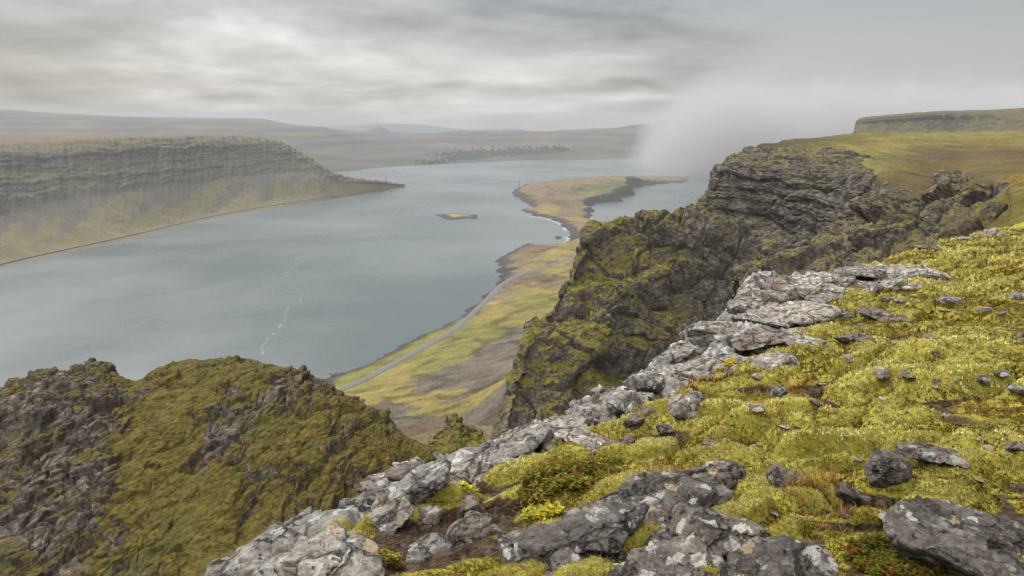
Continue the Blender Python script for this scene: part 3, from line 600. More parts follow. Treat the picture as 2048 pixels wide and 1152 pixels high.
# ravine wall and stepped crags
cr = [
 [(1140, 545, 262), (1172, 494, 280), (1222, 455, 292), (1278, 432, 300), (1286, 424, 300), (1300, 430, 302), (1350, 412, 318), (1408, 396, 332), (1470, 420, 335), (1560, 450, 315), (1640, 455, 298), (1720, 440, 275), (1800, 410, 255), (1880, 400, 235)],
 [(1122, 600, 250), (1150, 555, 264), (1215, 510, 274), (1270, 480, 280), (1290, 478, 282), (1310, 475, 284), (1360, 468, 290), (1415, 465, 296), (1480, 480, 298), (1560, 492, 290), (1640, 492, 275), (1720, 475, 255), (1800, 450, 235), (1880, 440, 215)],
 [(1078, 645, 236), (1120, 622, 242), (1190, 590, 250), (1245, 560, 256), (1270, 555, 260), (1300, 550, 266), (1360, 545, 276), (1420, 545, 282), (1480, 550, 280), (1560, 545, 268), (1640, 540, 250), (1720, 520, 235), (1800, 500, 215), (1880, 480, 195)],
 [(1040, 705, 220), (1085, 690, 224), (1150, 665, 230), (1205, 650, 234), (1240, 645, 240), (1275, 640, 248), (1340, 635, 262), (1410, 625, 266), (1480, 625, 262), (1560, 610, 245), (1640, 590, 230), (1720, 570, 212), (1800, 550, 195), (1880, 530, 180)],
 [(1014, 780, 205), (1050, 770, 208), (1110, 755, 212), (1160, 745, 214), (1200, 740, 220), (1240, 735, 228), (1320, 725, 240), (1400, 710, 245), (1480, 700, 240), (1560, 680, 225), (1640, 660, 205), (1720, 640, 190), (1800, 620, 175), (1880, 600, 160)],
 [(1002, 860, 188), (1030, 855, 190), (1080, 850, 192), (1130, 845, 192), (1180, 840, 196), (1230, 830, 200), (1310, 815, 208), (1400, 800, 212), (1480, 790, 208), (1560, 770, 195), (1640, 740, 180), (1720, 710, 165), (1800, 690, 150), (1880, 670, 140)],
 [(985, 960, 165), (1020, 955, 166), (1080, 950, 166), (1130, 945, 166), (1180, 940, 168), (1230, 930, 170), (1310, 920, 172), (1400, 900, 172), (1480, 880, 165), (1560, 850, 155), (1640, 820, 145), (1720, 790, 135), (1800, 760, 125), (1880, 740, 115)]]
rows = [A([(p[0] + max(0, ((8, 8, 4, 0, 0, 0, 0)[ri_] - 12 * k)), p[1] + 0 + (9 if (ri_ == 0 and k in (6, 7)) else 0), p[2]) for k, p in enumerate(r)]) for ri_, r in enumerate(cr)]
for r in rows:                                        # the flank turns away behind the left silhouette
    p = r[0]; r.insert(0, p + np.array([-2, 14, -14.])); r.insert(0, p + np.array([2, 60, -60.]))
rows = back_rows(rows[0], [(60, 70), (9, 8)]) + rows
def mf_rav(Q):
    n = fbm(Q / 26, 3, 301); px = Q[:, 0] / Q[:, 1] * FPX + 1024
    return n * .8 - .12 - .45 * sst(px, 1290, 1420) * (1 - .5 * sst(Q[:, 2], 246, 256)) 
crag('mossy_crags', rows, 760, 900, M_CRAG, 'stepped mossy crags and dark ravine below the headland', (50, 8, 2.8, 6.0, 1.5, .7), .0, 25, mossf=mf_rav, strata=17, sk=.26, flute=3.5, mega=4.8, edge=.22, fr=((1, .1, .05), (-.1, 1, 0), (-.15, 0, .55)))
# headland cliff
hd = [
 [(1412, 500, 316), (1440, 500, 308), (1480, 498, 300), (1520, 495, 296), (1570, 500, 290), (1620, 505, 280), (1680, 490, 262), (1740, 470, 244), (1800, 440, 232), (1860, 420, 225)],
 [(1404, 440, 328), (1436, 448, 318), (1478, 440, 312), (1520, 445, 308), (1570, 458, 298), (1620, 466, 286), (1680, 456, 268), (1740, 436, 250), (1790, 412, 240), (1850, 400, 234)],
 [(1414, 392, 330), (1442, 400, 322), (1482, 405, 318), (1524, 405, 312), (1572, 410, 302), (1624, 415, 290), (1684, 410, 274), (1742, 398, 258), (1788, 392, 246), (1845, 392, 238)],
 [(1432, 350, 334), (1452, 352, 326), (1488, 352, 322), (1530, 352, 316), (1576, 356, 306), (1628, 360, 295), (1688, 366, 281), (1742, 370, 266), (1782, 380, 254), (1835, 386, 244)],
 [(1443, 325, 340), (1462, 320, 333), (1496, 318, 328), (1536, 320, 323), (1582, 324, 314), (1634, 328, 304), (1690, 340, 291), (1740, 354, 276), (1776, 368, 262), (1825, 380, 250)],
 [(1466, 303, 352), (1482, 302, 350), (1510, 302, 346), (1546, 304, 342), (1590, 308, 336), (1640, 312, 326), (1694, 320, 314), (1738, 336, 298), (1772, 356, 280), (1818, 374, 262)],
 [(1500, 294, 385), (1520, 294, 384), (1540, 294, 380), (1570, 294, 376), (1610, 296, 370), (1655, 298, 362), (1700, 306, 350), (1740, 320, 332), (1772, 340, 310), (1812, 364, 285)]]
rows = [A(r) for r in hd]
for r in rows: p = r[0]; r.insert(0, p + np.array([3, 16, -3.])); r.insert(0, p + np.array([12, 60, -25.]))
crag('headland', rows, 420, 640, M_CLIFF, 'massive dark headland cliff with a rounded grey brow', (34, 11, 3.6, 2.4, .8, .40), -.05, 45, strata=6.0, sk=.13, flute=1.8, mega=2.0, fr=((.8, .1, .1), (-.1, .9, 0), (.2, 0, 1.9)), smooth=lambda Q: .35 + .65 * sst(Q[:, 2], 294, 284))
# plateau beyond the headland
def grassy(name, rows, nu, nv, label, sites, amp=1.0, sc=40, mat=None, seed=0):
    P = loft(rows, nu, nv); Pf = P.reshape(-1, 3); Pf = Pf + np.array([0, 0, 1.]) * (fbm(Pf / sc, 4, seed) * amp + fbm(Pf / (sc / 5), 4, seed + 4, ridged=True) * amp * .32 + fbm(Pf / (sc / 22), 3, seed + 5) * amp * .13)[:, None]
    W = 0; C = 0; wv = np.stack([fbm(Pf / 30, 4, seed + 6), fbm(Pf / 30, 4, seed + 7)], -1)
    a = np.arctan2(Pf[:, 0], Pf[:, 1]) * FPX; e = -np.arctan2(EYE - Pf[:, 2], np.hypot(Pf[:, 0], Pf[:, 1])) * FPX
    for px, py, c in sites:
        d = ray(px, py); aa = math.atan2(d[0], d[1]) * FPX; ee = math.atan2(d[2], math.hypot(d[0], d[1])) * FPX
        D2 = ((a - aa + wv[:, 0] * 40) / 40) ** 2 + ((e - ee + wv[:, 1] * 14) / 13) ** 2; wt = np.exp(-D2) + 1e-6 / (D2 + .1); W = W + wt; C = C + wt[:, None] * np.array(c)
    C = C / W[:, None] * ((1 + .75 * fbm(Pf * np.array([1, .4, 1]) / (sc / 3), 5, seed + 11, .6)) * (1 - .30 * sst(fbm(Pf / (sc / 10), 4, seed + 15, .6), .0, .4)))[:, None]
    return tag(mesh_obj(name, Pf, gridF(nu, nv), mat or M_GRASS, cols={'Col': C}), label, kind='structure')
g1, g2_, g3, g4 = (.150, .128, .034), (.115, .092, .028), (.088, .056, .022), (.058, .044, .026)
pr = [
 [(1470, 330, 335), (1560, 345, 310), (1640, 360, 285), (1700, 375, 265), (1760, 395, 240), (1830, 425, 215), (1900, 430, 190), (1980, 440, 165), (2080, 440, 140), (2250, 450, 120)],
 [(1490, 304, 370), (1560, 310, 345), (1640, 322, 320), (1700, 335, 300), (1760, 352, 275), (1830, 372, 250), (1900, 378, 232), (1980, 376, 212), (2080, 372, 190), (2250, 370, 170)],
 [(1510, 297, 395), (1570, 296, 385), (1640, 302, 365), (1700, 310, 350), (1760, 322, 330), (1830, 335, 310), (1900, 340, 296), (1980, 338, 280), (2080, 330, 262), (2250, 322, 240)],
 [(1540, 290, 430), (1590, 286, 430), (1650, 284, 425), (1710, 288, 415), (1770, 294, 405), (1830, 300, 395), (1900, 304, 385), (1980, 302, 375), (2080, 298, 360), (2250, 292, 340)],
 [(1560, 286, 480), (1610, 280, 490), (1660, 275, 500), (1720, 270, 510), (1780, 268, 520), (1840, 267, 530), (1900, 267, 535), (1980, 266, 540), (2080, 266, 540), (2250, 265, 540)]]
rows = [A(r) for r in pr]
for k in range(6): rows[0][k] = rows[0][k] + np.array([0, 0, -24 + 3.0 * k])
for k in range(4): rows[1][k] = rows[1][k] + np.array([0, 0, -13 + 2.5 * k])
rows += back_rows(rows[-1], [(60, 3), (200, 25), (420, 90)])
SP = [(1560, 295, g4), (1620, 285, g4), (1700, 275, g2_), (1640, 300, g1), (1720, 295, g1), (1800, 290, g1), (1900, 275, g1), (1750, 330, g1), (1820, 330, g2_), (1850, 350, g3), (1950, 300, g3), (2030, 300, g3), (1900, 335, g3), (1980, 335, g2_), (2040, 330, g3), (1850, 370, g3), (1800, 360, g2_), (1930, 365, g4), (1860, 310, g4), (2000, 280, g1), (2100, 280, g1), (1850, 395, g4)]
grassy('plateau', rows, 380, 520, 'yellow green grassy plateau with rusty hollows beyond the headland', SP, 2.4, 40, seed=3)
rows = [A(r) for r in [
 [(1975, 520, 40), (2010, 500, 38), (2060, 500, 34), (2180, 510, 30), (2350, 520, 26)],
 [(1985, 470, 56), (2015, 457, 54), (2062, 452, 48), (2180, 450, 42), (2350, 440, 38)],
 [(1990, 428, 86), (2022, 415, 84), (2066, 408, 78), (2180, 396, 70), (2350, 385, 62)],
 [(1975, 388, 122), (2020, 372, 124), (2066, 360, 122), (2180, 345, 115), (2350, 330, 108)],
 [(1960, 376, 136), (2010, 356, 140), (2070, 338, 142), (2180, 322, 138), (2350, 306, 130)]]]
for r in rows: r[0] = r[0] + np.array([2.5, 0, -1.0]); r.insert(0, r[0] + np.array([-3, 3, -5.])); r.insert(0, r[0] + np.array([-3, 5, -14.]))
rows += back_rows(rows[-1], [(10, 1.5), (40, 12), (60, 30)])
grassy('mossy_shoulder', rows, 300, 260, 'golden mossy shoulder rising at the right behind the foreground slope', [(1960, 380, (.10, .075, .020)), (2030, 360, (.13, .09, .022)), (2000, 400, (.075, .055, .016)), (2030, 425, (.15, .13, .024)), (1975, 440, (.065, .048, .02)), (2040, 460, (.18, .155, .024)), (1990, 390, (.13, .10, .022)), (1940, 420, (.06, .045, .02)), (1930, 460, (.08, .065, .02)), (2010, 440, (.10, .08, .02))], 1.1, 9, seed=9)
# distant cliff at the right
fc = [(1706, 272, 274, 1500), (1716, 262, 246, 1500), (1745, 262, 239, 1490), (1800, 262, 234, 1470), (1860, 262, 229, 1440), (1920, 262, 227, 1420), (1990, 262, 225, 1400), (2060, 262, 221, 1380), (2200, 262, 214, 1350), (2400, 262, 206, 1300)]
rows = [[at(p, b + 12, Y - 60) for p, b, t, Y in fc], [at(p, b, Y - 30) for p, b, t, Y in fc], [at(p, b * .45 + t * .55, Y - 8 + (p > 1900) * (p - 1900) * .1) for p, b, t, Y in fc], [at(p, t + 2, Y + (p > 1900) * (p - 1900) * .3) for p, b, t, Y in fc], [at(p, t, Y + 30 + (p > 1900) * (p - 1900) * .6) for p, b, t, Y in fc]]
rows += back_rows(rows[-1], [(250, 5), (500, 120)])
for r in rows: r.insert(0, r[0] + np.array([25, 160, -30.]))
P = loft(rows, 160, 520); N = gnormals(P); N *= -np.sign(N[..., 1].mean()); Pf = P.reshape(-1, 3)
d = fbm(Pf * np.array([1, 1, .25]) / 22, 4, 71, ridged=True) * 3.5 + fbm(Pf / 8, 3, 72) * 1.0; Pf = Pf + N.reshape(-1, 3) * d[:, None]
nz_ = np.abs(gnormals(Pf.reshape(160, 520, 3))[..., 2]).ravel(); m = sst(nz_ + fbm(Pf / 30, 3, 73) * .3 + sst(Pf[:, 0], 950, 1150) * .35, .55, .9)[:, None]
C = np.array((.060, .054, .052)) * (1 - m) + np.array((.090, .080, .040)) * m
tag(mesh_obj('distant_cliff', Pf, gridF(160, 520), M_GRASS, cols={'Col': C}), 'distant grey cliff band above the grassy plateau', kind='structure')
# dark ridge in front of the headland
rd = [
 [(1470, 545, 158), (1530, 503, 158), (1590, 486, 157), (1650, 474, 156), (1690, 462, 155), (1706, 425, 155), (1728, 405, 155), (1765, 402, 154), (1800, 410, 153), (1838, 396, 152), (1868, 378, 150), (1892, 364, 148), (1925, 368, 145), (1960, 382, 140), (1995, 402, 132), (2040, 430, 120)],
 [(1475, 565, 150), (1535, 522, 150), (1595, 505, 149), (1650, 494, 147), (1688, 482, 146), (1704, 462, 146), (1730, 440, 146), (1766, 436, 145), (1802, 436, 144), (1840, 424, 143), (1870, 408, 141), (1895, 398, 138), (1928, 402, 134), (1962, 412, 128), (1998, 426, 120), (2045, 448, 105)],
 [(1490, 600, 138), (1550, 560, 138), (1605, 540, 137), (1655, 525, 136), (1690, 512, 135), (1708, 500, 135), (1735, 490, 134), (1770, 482, 133), (1806, 476, 131), (1844, 466, 129), (1874, 455, 126), (1900, 448, 123), (1932, 446, 118), (1966, 450, 110), (2000, 458, 100), (2048, 472, 86)],
 [(1500, 680, 118), (1570, 640, 118), (1625, 610, 118), (1670, 590, 117), (1705, 570, 116), (1725, 560, 115), (1750, 550, 113), (1785, 535, 110), (1820, 525, 106), (1858, 515, 100), (1888, 505, 95), (1912, 500, 90), (1942, 498, 82), (1974, 498, 74), (2006, 502, 66), (2055, 512, 56)],
 [(1500, 800, 95), (1580, 760, 95), (1640, 720, 94), (1690, 690, 92), (1730, 660, 90), (1755, 640, 88), (1780, 625, 84), (1810, 605, 80), (1845, 590, 74), (1880, 575, 68), (1910, 560, 62), (1935, 552, 56), (1962, 546, 50), (1990, 542, 46), (2020, 540, 42), (2065, 545, 36)]]
rows = [A(r) for r in rd]
for r in rows: r[-1] = r[-1] + np.array([3, 0, -5.])
for r in rows[:3]:
    for k in (10, 11, 12, 13, 14): r[k] = r[k] + np.array([0, 0, 1.6])
rows = back_rows(rows[0], [(60, 45), (14, 8), (4, 1.5)]) + rows
crag('dark_ridge', rows, 420, 720, M_DARK, 'dark rubbly ridge with grey outcrops between foreground and headland', (16, 4.0, 1.6, 2.0, .8, .45), -.02, 65, strata=3.2, sk=.12, mega=2.2, fr=((.9, .1, .25), (-.1, .9, 0), (-.4, 0, 1.3)))

# ------------------------------------------------------------------ foreground slope
EDGEP = [(450, 1092, 3.2), (600, 1058, 3.6), (700, 1035, 3.9), (780, 968, 4.4), (940, 915, 5.2), (1060, 855, 6.2), (1220, 782, 7.8), (1330, 722, 9.2), (1420, 650, 12), (1520, 560, 15.5), (1600, 545, 18), (1700, 540, 21), (1850, 497, 29), (1985, 462, 38), (2048, 446, 44), (2200, 440, 55)]
E3 = np.array(A(EDGEP)); EDGE = np.vstack([[-3.6, -8], [-2.6, -1], [-2.0, 1.6], E3[:, :2], [80, 75]])
CP = [(450, 1152, 2.9), (700, 1152, 2.4), (1024, 1152, 2.15), (1500, 1152, 2.0), (2048, 1152, 1.9), (1024, 1000, 3.2), (1500, 1000, 2.8), (2048, 1000, 2.6), (1200, 900, 4.5), (1500, 900, 4.0), (1800, 900, 3.8), (2048, 900, 3.6),
      (1250, 830, 6.0), (1500, 800, 5.8), (1800, 800, 5.4), (2048, 800, 5), (1350, 750, 8), (1500, 700, 8.6), (1800, 700, 8), (2048, 700, 7.4), (1450, 650, 11.5), (1600, 620, 12.5), (1800, 600, 13), (2048, 600, 12), (1560, 570, 15.5), (1750, 565, 18), (1900, 540, 20), (2048, 515, 21), (1850, 505, 27)]
c3 = np.array(A(CP) + list(E3[::1]) + [np.array([0, 0, EYE - 1.5]), np.array([-2, -2, EYE - 2.0]), np.array([3, 0, EYE - 1.2]), np.array([7, 3, EYE - 1.2]), np.array([20, 10, EYE - 1.5])])
fgf = tps(c3[:, :2], c3[:, 2] - EYE, 2e-4)
# hollows: (px, py, radius x m, radius y m, depth m, soil)
HOL = [(900, 1050, .42, .5, .07, 1.3), (820, 1120, .25, .25, .05, 1.0), (990, 980, .3, .3, .06, .9), (1420, 800, .5, .3, .1, .9), (1850, 650, .5, .25, .12, .9), (1700, 830, .3, .12, .08, .8), (1960, 720, .5, .2, .12, .8), (1650, 700, .7, .2, .12, .8), (1950, 560, 1.2, .5, .18, .8), (1600, 785, .45, .30, .34, 1), (1510, 880, .32, .16, .16, 1), (1730, 750, .6, .25, .14, .9), (1480, 790, 1.0, .5, .14, 1.1), (1300, 880, .42, .35, .14, 1.1), (1740, 1000, .22, .14, .18, 1), (1655, 1020, .12, .12, .10, .8), (1860, 770, .35, .2, .1, .6),
       (1900, 620, .8, .4, .14, .8), (1500, 830, .3, .2, .1, .9), (1790, 1055, .20, .10, .14, 1), (1000, 1010, .3, .25, .12, 1), (960, 1100, .22, .18, .06, 1), (1620, 590, 1.2, .5, .2, .9), (2000, 790, .4, .25, .12, .6), (1880, 905, .3, .06, .1, .5), (1460, 1130, .3, .08, .15, 1)]
def fg_base(x, y): return fgf(x, y)
def ground_hits(PX, PY, zf, y0=1.2, y1=50, n=110):
    PX, PY = np.asarray(PX, float), np.asarray(PY, float); Ys = np.exp(np.linspace(math.log(y0), math.log(y1), n)); D = np.array([ray(a, b) for a, b in zip(PX, PY)])
    Yg = np.repeat(Ys[None], len(PX), 0); Xg = D[:, :1] * Yg / D[:, 1:2]; Zg = D[:, 2:] * Yg / D[:, 1:2]; G = zf(Xg.ravel(), Yg.ravel()).reshape(Xg.shape)
    b = Zg < G; i = np.where(b.any(1), b.argmax(1), n - 1); r = np.arange(len(PX)); return Xg[r, i], Yg[r, i], G[r, i]
HP = []
def ground_hit(px, py, zf, y0=.9, y1=70, n=500):
    Ys = np.exp(np.linspace(math.log(y0), math.log(y1), n)); d = ray(px, py); X = d[0] * Ys / d[1]; Z = d[2] * Ys / d[1]
    g = zf(X, Ys); i = np.argmax(Z < g) if (Z < g).any() else n - 1
    return X[i], Ys[i], g[i]
for h in HOL:
    a, b, c = ground_hit(h[0], h[1], fg_base); HP.append((a, b, h[2] * .8, h[3] * .75) + h[4:])
STRIPN = [(-2.0, .0), (.0, .55), (.3, .9), (.6, 1.1), (1, 1.6)]
def _cl(p, s):
    sh = p.shape[:-1]; return [q.reshape(sh) for q in cells(p.reshape(-1, 3), s)]
def fg_z(x, y):
    x = np.asarray(x, float); y = np.asarray(y, float); d, side = seg_dist(x, y, EDGE); sd = d * side   # + = beyond the edge
    r = np.hypot(x, y); p = np.stack([x, y, 0 * x], -1)
    over = sd > 0; dd = np.maximum(sd, 0); drop = np.minimum(1.4 * dd + 1.1 * dd ** 1.5, 3.0 * dd + 2) ; drop = np.minimum(drop, 60)
    z = fgf(x, y) * 1.0
    wr = p + np.stack([fbm(p / 1.1, 2, 401), fbm(p / 1.1, 2, 402), 0 * x], -1) * .5
    q = np.stack([wr[..., 0] * .75 + wr[..., 1] * .3, wr[..., 1] * 1.15 - wr[..., 0] * .3, 0 * x], -1)
    ra = sst(r, 4, 10); c2 = fbm(q / .16, 3, 415, ridged=True)
    # pillow shaped cushions, small ones near and broader ones farther up
    w2 = np.stack([fbm(p / .35, 2, 416), fbm(p / .35, 2, 417), 0 * x], -1)
    A1 = _cl(q / .40 + w2 * .35, 21); A2 = _cl(q / 1.15 + w2 * .3, 23)
    d1 = np.sqrt(np.clip(1 - (A1[0] / .95) ** 2, 0, 1)) * sst(A1[1] - A1[0], -.05, .35) * (.5 + A1[2]); d2 = np.sqrt(np.clip(1 - (A2[0] / .95) ** 2, 0, 1)) * sst(A2[1] - A2[0], -.05, .3) * (.5 + A2[2])
    moss_h = d1 * .10 * (1 - .35 * ra) + d2 * .15 * sst(r, 2, 6) - c2 * .018 + fbm(p / 3.2, 2, 420) * .16 * sst(r, 2, 6)
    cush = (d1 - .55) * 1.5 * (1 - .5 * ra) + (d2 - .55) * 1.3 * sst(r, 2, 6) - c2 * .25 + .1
    moss_h += -fbm(q / 2.6, 2, 425, ridged=True) * .10 * sst(r, 7, 14)
    band = sst(sd + fbm(p / .8, 3, 433) * .25 * (.5 + r * .12), -(.30 + .20 * r) * (1 - .4 * sst(r, 9, 16)), -(.08 + .08 * r))        # the stony strip along the rim
    band = band * (1 - .93 * sst(r, 19, 26)) 
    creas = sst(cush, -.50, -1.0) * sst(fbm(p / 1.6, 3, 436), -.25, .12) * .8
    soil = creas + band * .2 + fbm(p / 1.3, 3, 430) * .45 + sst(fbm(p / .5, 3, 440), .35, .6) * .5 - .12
    f1 = fbm(p / .55, 4, 450, ridged=True); f2 = fbm(p / .16, 3, 455)
    kr = np.clip(r / 5.0, .8, 3.5)[..., None]; pc = (p * np.array([1., .8, 1]) + np.stack([f2, f1, 0 * x], -1) * .05) ; shp = pc.shape
    ca = _cl(pc / .55, 7); cb = _cl(pc / 1.5, 9); cc_ = _cl(pc / .2, 11); far_ = sst(r, 6, 12)
    blk = ((ca[2] - .5) * .15 + ca[3] * .16 - .14 * sst(ca[1] - ca[0], .16, 0)) * (1 - far_ * .4) + ((cb[2] - .5) * .3 + cb[3] * .28 - .2 * sst(cb[1] - cb[0], .12, 0)) * far_ + ((cc_[2] - .5) * .04 + cc_[3] * .05)
    crev = sst(ca[1] - ca[0], .14, .02) * (1 - far_) + sst(cb[1] - cb[0], .10, .02) * far_
    rock_h = f1 * .03 + f2 * .015 + fbm(p / 1.7, 3, 458, ridged=True) * .06 + blk
    for hx, hy, rx, ry, dp, s in HP:
        g = np.exp(-(((x - hx) / rx) ** 2 + ((y - hy) / ry) ** 2) ** 1.5); z = z - dp * g; moss_h = moss_h * (1 - .9 * g); soil = soil + g * s * 1.15
    z = z + moss_h * (1 - band) + rock_h * band + np.where(over, 0, 0) - drop + np.where(over, fbm(p / 1.5, 3, 460, ridged=True) * np.minimum(dd, 1.5) * .5, 0)
    soil = soil + crev * band * .55 + sst(fbm(p / 1.1, 2, 437), .15, .4) * band * .8 * sst(sd, -.2, -.5)
    return z + EYE, np.clip(soil, -.5, 2), sd, cush, np.clip(band + sst(sd, -.1, .3), 0, 1)
fgz = lambda a, b: fg_z(a, b)[0] - EYE
na, nr = 1400, 980
azs = np.linspace(R(-52), R(80), na); rs = np.exp(np.linspace(math.log(.55), math.log(62), nr))
AZ, RR = np.meshgrid(azs, rs, indexing='ij'); x = (np.sin(AZ) * RR).ravel(); y = (np.cos(AZ) * RR).ravel()
z, soil, sd, mh, bed = fg_z(x, y)
F = gridF(na, nr); F = F[sd[F].min(1) < 9]; used = np.unique(F); rm = np.full(len(x), -1); rm[used] = np.arange(len(used))
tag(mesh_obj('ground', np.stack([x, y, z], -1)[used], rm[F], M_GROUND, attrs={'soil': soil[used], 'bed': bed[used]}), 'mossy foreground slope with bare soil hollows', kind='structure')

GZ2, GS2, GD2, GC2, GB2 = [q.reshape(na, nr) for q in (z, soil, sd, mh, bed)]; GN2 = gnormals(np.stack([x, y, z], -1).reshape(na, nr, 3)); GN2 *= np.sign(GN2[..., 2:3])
def fg_sample(a, r):
    fa = np.clip((a - azs[0]) / (azs[-1] - azs[0]) * (na - 1), 0, na - 1.001); fr_ = np.clip((np.log(r) - math.log(rs[0])) / math.log(rs[-1] / rs[0]) * (nr - 1), 0, nr - 1.001)
    i, j = fa.astype(int), fr_.astype(int); u, v = fa - i, fr_ - j
    bl = lambda G: (G[i, j] * (1 - u) + G[i + 1, j] * u) * (1 - v) + (G[i, j + 1] * (1 - u) + G[i + 1, j + 1] * u) * v
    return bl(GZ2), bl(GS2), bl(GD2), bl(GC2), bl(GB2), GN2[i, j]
# moss fronds: countless small upright sprigs covering the slope
def sprigs(n, rr, seed, kind):
    g = np.random.default_rng(seed); a = np.where(g.uniform(size=n) < .9, g.uniform(R(-34), R(44), n), g.uniform(R(44), R(68), n)); r = np.exp(g.uniform(math.log(rr[0]), math.log(rr[1]), n))
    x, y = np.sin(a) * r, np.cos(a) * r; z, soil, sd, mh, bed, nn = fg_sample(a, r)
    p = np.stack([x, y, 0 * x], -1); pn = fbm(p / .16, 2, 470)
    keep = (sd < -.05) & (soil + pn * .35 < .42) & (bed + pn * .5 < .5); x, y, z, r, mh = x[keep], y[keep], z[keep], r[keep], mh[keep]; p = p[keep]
    return x, y, z, r, mh, p, g, nn[keep]
def build_sprigs(name, n, rr, seed, label, blades=3, hmul=1.0, palette=None, mask=None, mat=None):
    x, y, z, r, mh, p, g, nn = sprigs(n, rr, seed, 0)
    if mask is not None: k = mask(p); x, y, z, r, mh, p = x[k], y[k], z[k], r[k], mh[k], p[k]
    n = len(x); s = np.clip(.0027 * r, .006, .12) * g.uniform(.6, 1.4, n) * hmul
    V = []; tone = fbm(p / .9, 3, 480); t2 = fbm(p / .22, 3, 485); t3 = fbm(p / 3.5, 2, 490)
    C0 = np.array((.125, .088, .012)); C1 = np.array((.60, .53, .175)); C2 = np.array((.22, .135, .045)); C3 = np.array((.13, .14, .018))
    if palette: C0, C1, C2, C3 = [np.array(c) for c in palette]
    f = np.clip(.36 + tone * .55 + t2 * .45 + mh * .62, 0, 1)[:, None]; C = C0 * (1 - f) + C1 * f  # pale dry tips on cushion tops; shading of the creases put into the colour
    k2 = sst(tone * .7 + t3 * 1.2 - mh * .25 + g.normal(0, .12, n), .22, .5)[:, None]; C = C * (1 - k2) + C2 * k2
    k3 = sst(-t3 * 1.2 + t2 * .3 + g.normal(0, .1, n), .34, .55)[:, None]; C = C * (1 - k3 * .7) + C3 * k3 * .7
    C = C * g.uniform(.82, 1.14, (n, 1))
    allV = []; allC = []
    for b in range(blades):
        th = g.uniform(0, 2 * np.pi, n); ln = g.uniform(.25, 1.0, n); wd = s * .42
        bx, by = x + g.normal(0, 1, n) * s * .5, y + g.normal(0, 1, n) * s * .5
        zb = z - s * .25; px_, py_ = -np.sin(th) * wd, np.cos(th) * wd
        v0 = np.stack([bx - px_, by - py_, zb], -1); v1 = np.stack([bx + px_, by + py_, zb], -1)
        v2 = np.stack([bx + np.cos(th) * s * ln * .9, by + np.sin(th) * s * ln * .9, z + s * g.uniform(.5, 1.1, n)], -1)
        allV.append(np.stack([v0, v1, v2], 1)); sh_ = g.uniform(.85, 1.15, (n, 1)); allC.append(np.repeat((C * sh_)[:, None], 3, 1))
    NN = nn + g.normal(0, .22, nn.shape); NN /= np.linalg.norm(NN, axis=1, keepdims=True); NN = np.tile(np.repeat(NN, 3, 0), (blades, 1))
    V = np.concatenate(allV).reshape(-1, 3); C = np.concatenate(allC).reshape(-1, 3); F = np.arange(len(V)).reshape(-1, 3)
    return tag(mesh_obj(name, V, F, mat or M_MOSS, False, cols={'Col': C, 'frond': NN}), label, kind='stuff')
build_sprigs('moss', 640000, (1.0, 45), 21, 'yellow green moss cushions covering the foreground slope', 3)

# ------------------------------------------------------------------ rocks
import bmesh
def ico(sub):
    bm = bmesh.new(); bmesh.ops.create_icosphere(bm, subdivisions=sub, radius=1); bm.verts.ensure_lookup_table()
    V = np.array([v.co[:] for v in bm.verts]); F = np.array([[v.index for v in f.verts] for f in bm.faces]); bm.free(); return V, F
ICO = {s: ico(s) for s in (3, 4, 5, 6)}
def rock_mesh(seed, dims, sub=5, cuts=12, rough=.06, pits=True, sharp=24):
    g = np.random.default_rng(seed); V, F = ICO[sub]; dims = np.array(dims, float)
    n = g.normal(size=(cuts, 3)); n /= np.linalg.norm(n, axis=1, keepdims=True); off = g.uniform(.55, .85, cuts)
    n = np.vstack([n, [[0, 0, 1]], [[0, 0, -1]]]) + 0; off = np.r_[off, g.uniform(.55, .7), .8]
    dts = np.maximum(V @ n.T, 1e-3) / off; r = 1 / (np.sum(dts ** sharp, 1) ** (1 / sharp)); r = np.minimum(r, 1.25)
    Q = V * r[:, None] * dims; L = dims.max(); nn = V / dims; nn /= np.linalg.norm(nn, axis=1, keepdims=True)
    s = Q + seed * 3.7
    d = fbm(s / (L * .55), 3, seed) * L * rough * 1.2 + fbm(s / (L * .16), 4, seed + 1, ridged=True) * L * rough * .45
    f1, f2, idh, tl = cells(s / (L * .42), seed); d += (tl * .9 - .5 * sst(f2 - f1, .12, 0)) * L * rough * 1.1
    if pits:
        f1, f2, idh, tl = cells(s / (L * .13), seed + 4); d -= sst(f1, .35, .1) * (idh > .7) * L * .03
    return Q + nn * d[:, None], F
ROCKS = []
def rot(V, rx, ry, rz):
    for ax, a in ((0, rx), (1, ry), (2, rz)):
        c, s = math.cos(a), math.sin(a); i, j = [(1, 2), (2, 0), (0, 1)][ax]; W = V.copy(); W[:, i] = V[:, i] * c - V[:, j] * s; W[:, j] = V[:, i] * s + V[:, j] * c; V = W
    return V
def place_rock(name, px, py, wpx, hpx, mat, label, seed, tilt=0, depth=.8, sink=.40, sub=5, rough=.06, cuts=12, group=None, yaw=0):
    X, Yc, Z = ground_hit(px, py + hpx * .30, fgz); Zc = Z
    w_ = wpx / FPX * Yc / 2 * (1.42 if py > 850 else 1.22); view = math.atan2(Zc * -1, Yc)
    h_ = hpx / FPX * Yc / 2 * 1.35
    dpt = w_ * depth; hh = max(h_ / math.cos(view) * .95 - dpt * math.tan(view) * .35, h_ * .6)
    V, F = rock_mesh(seed, (w_, dpt, hh), sub, cuts, rough); V = rot(V, R(random.uniform(-5, 8)), R(tilt), R(yaw))
    o = mesh_obj(name, V, F, mat); o.location = (X, Yc + dpt * .15, EYE + Zc + hh * (1 - 2 * sink) * .6)
    tag(o, label, 'rock', group); ROCKS.append((X, Yc, max(w_, dpt))); return o
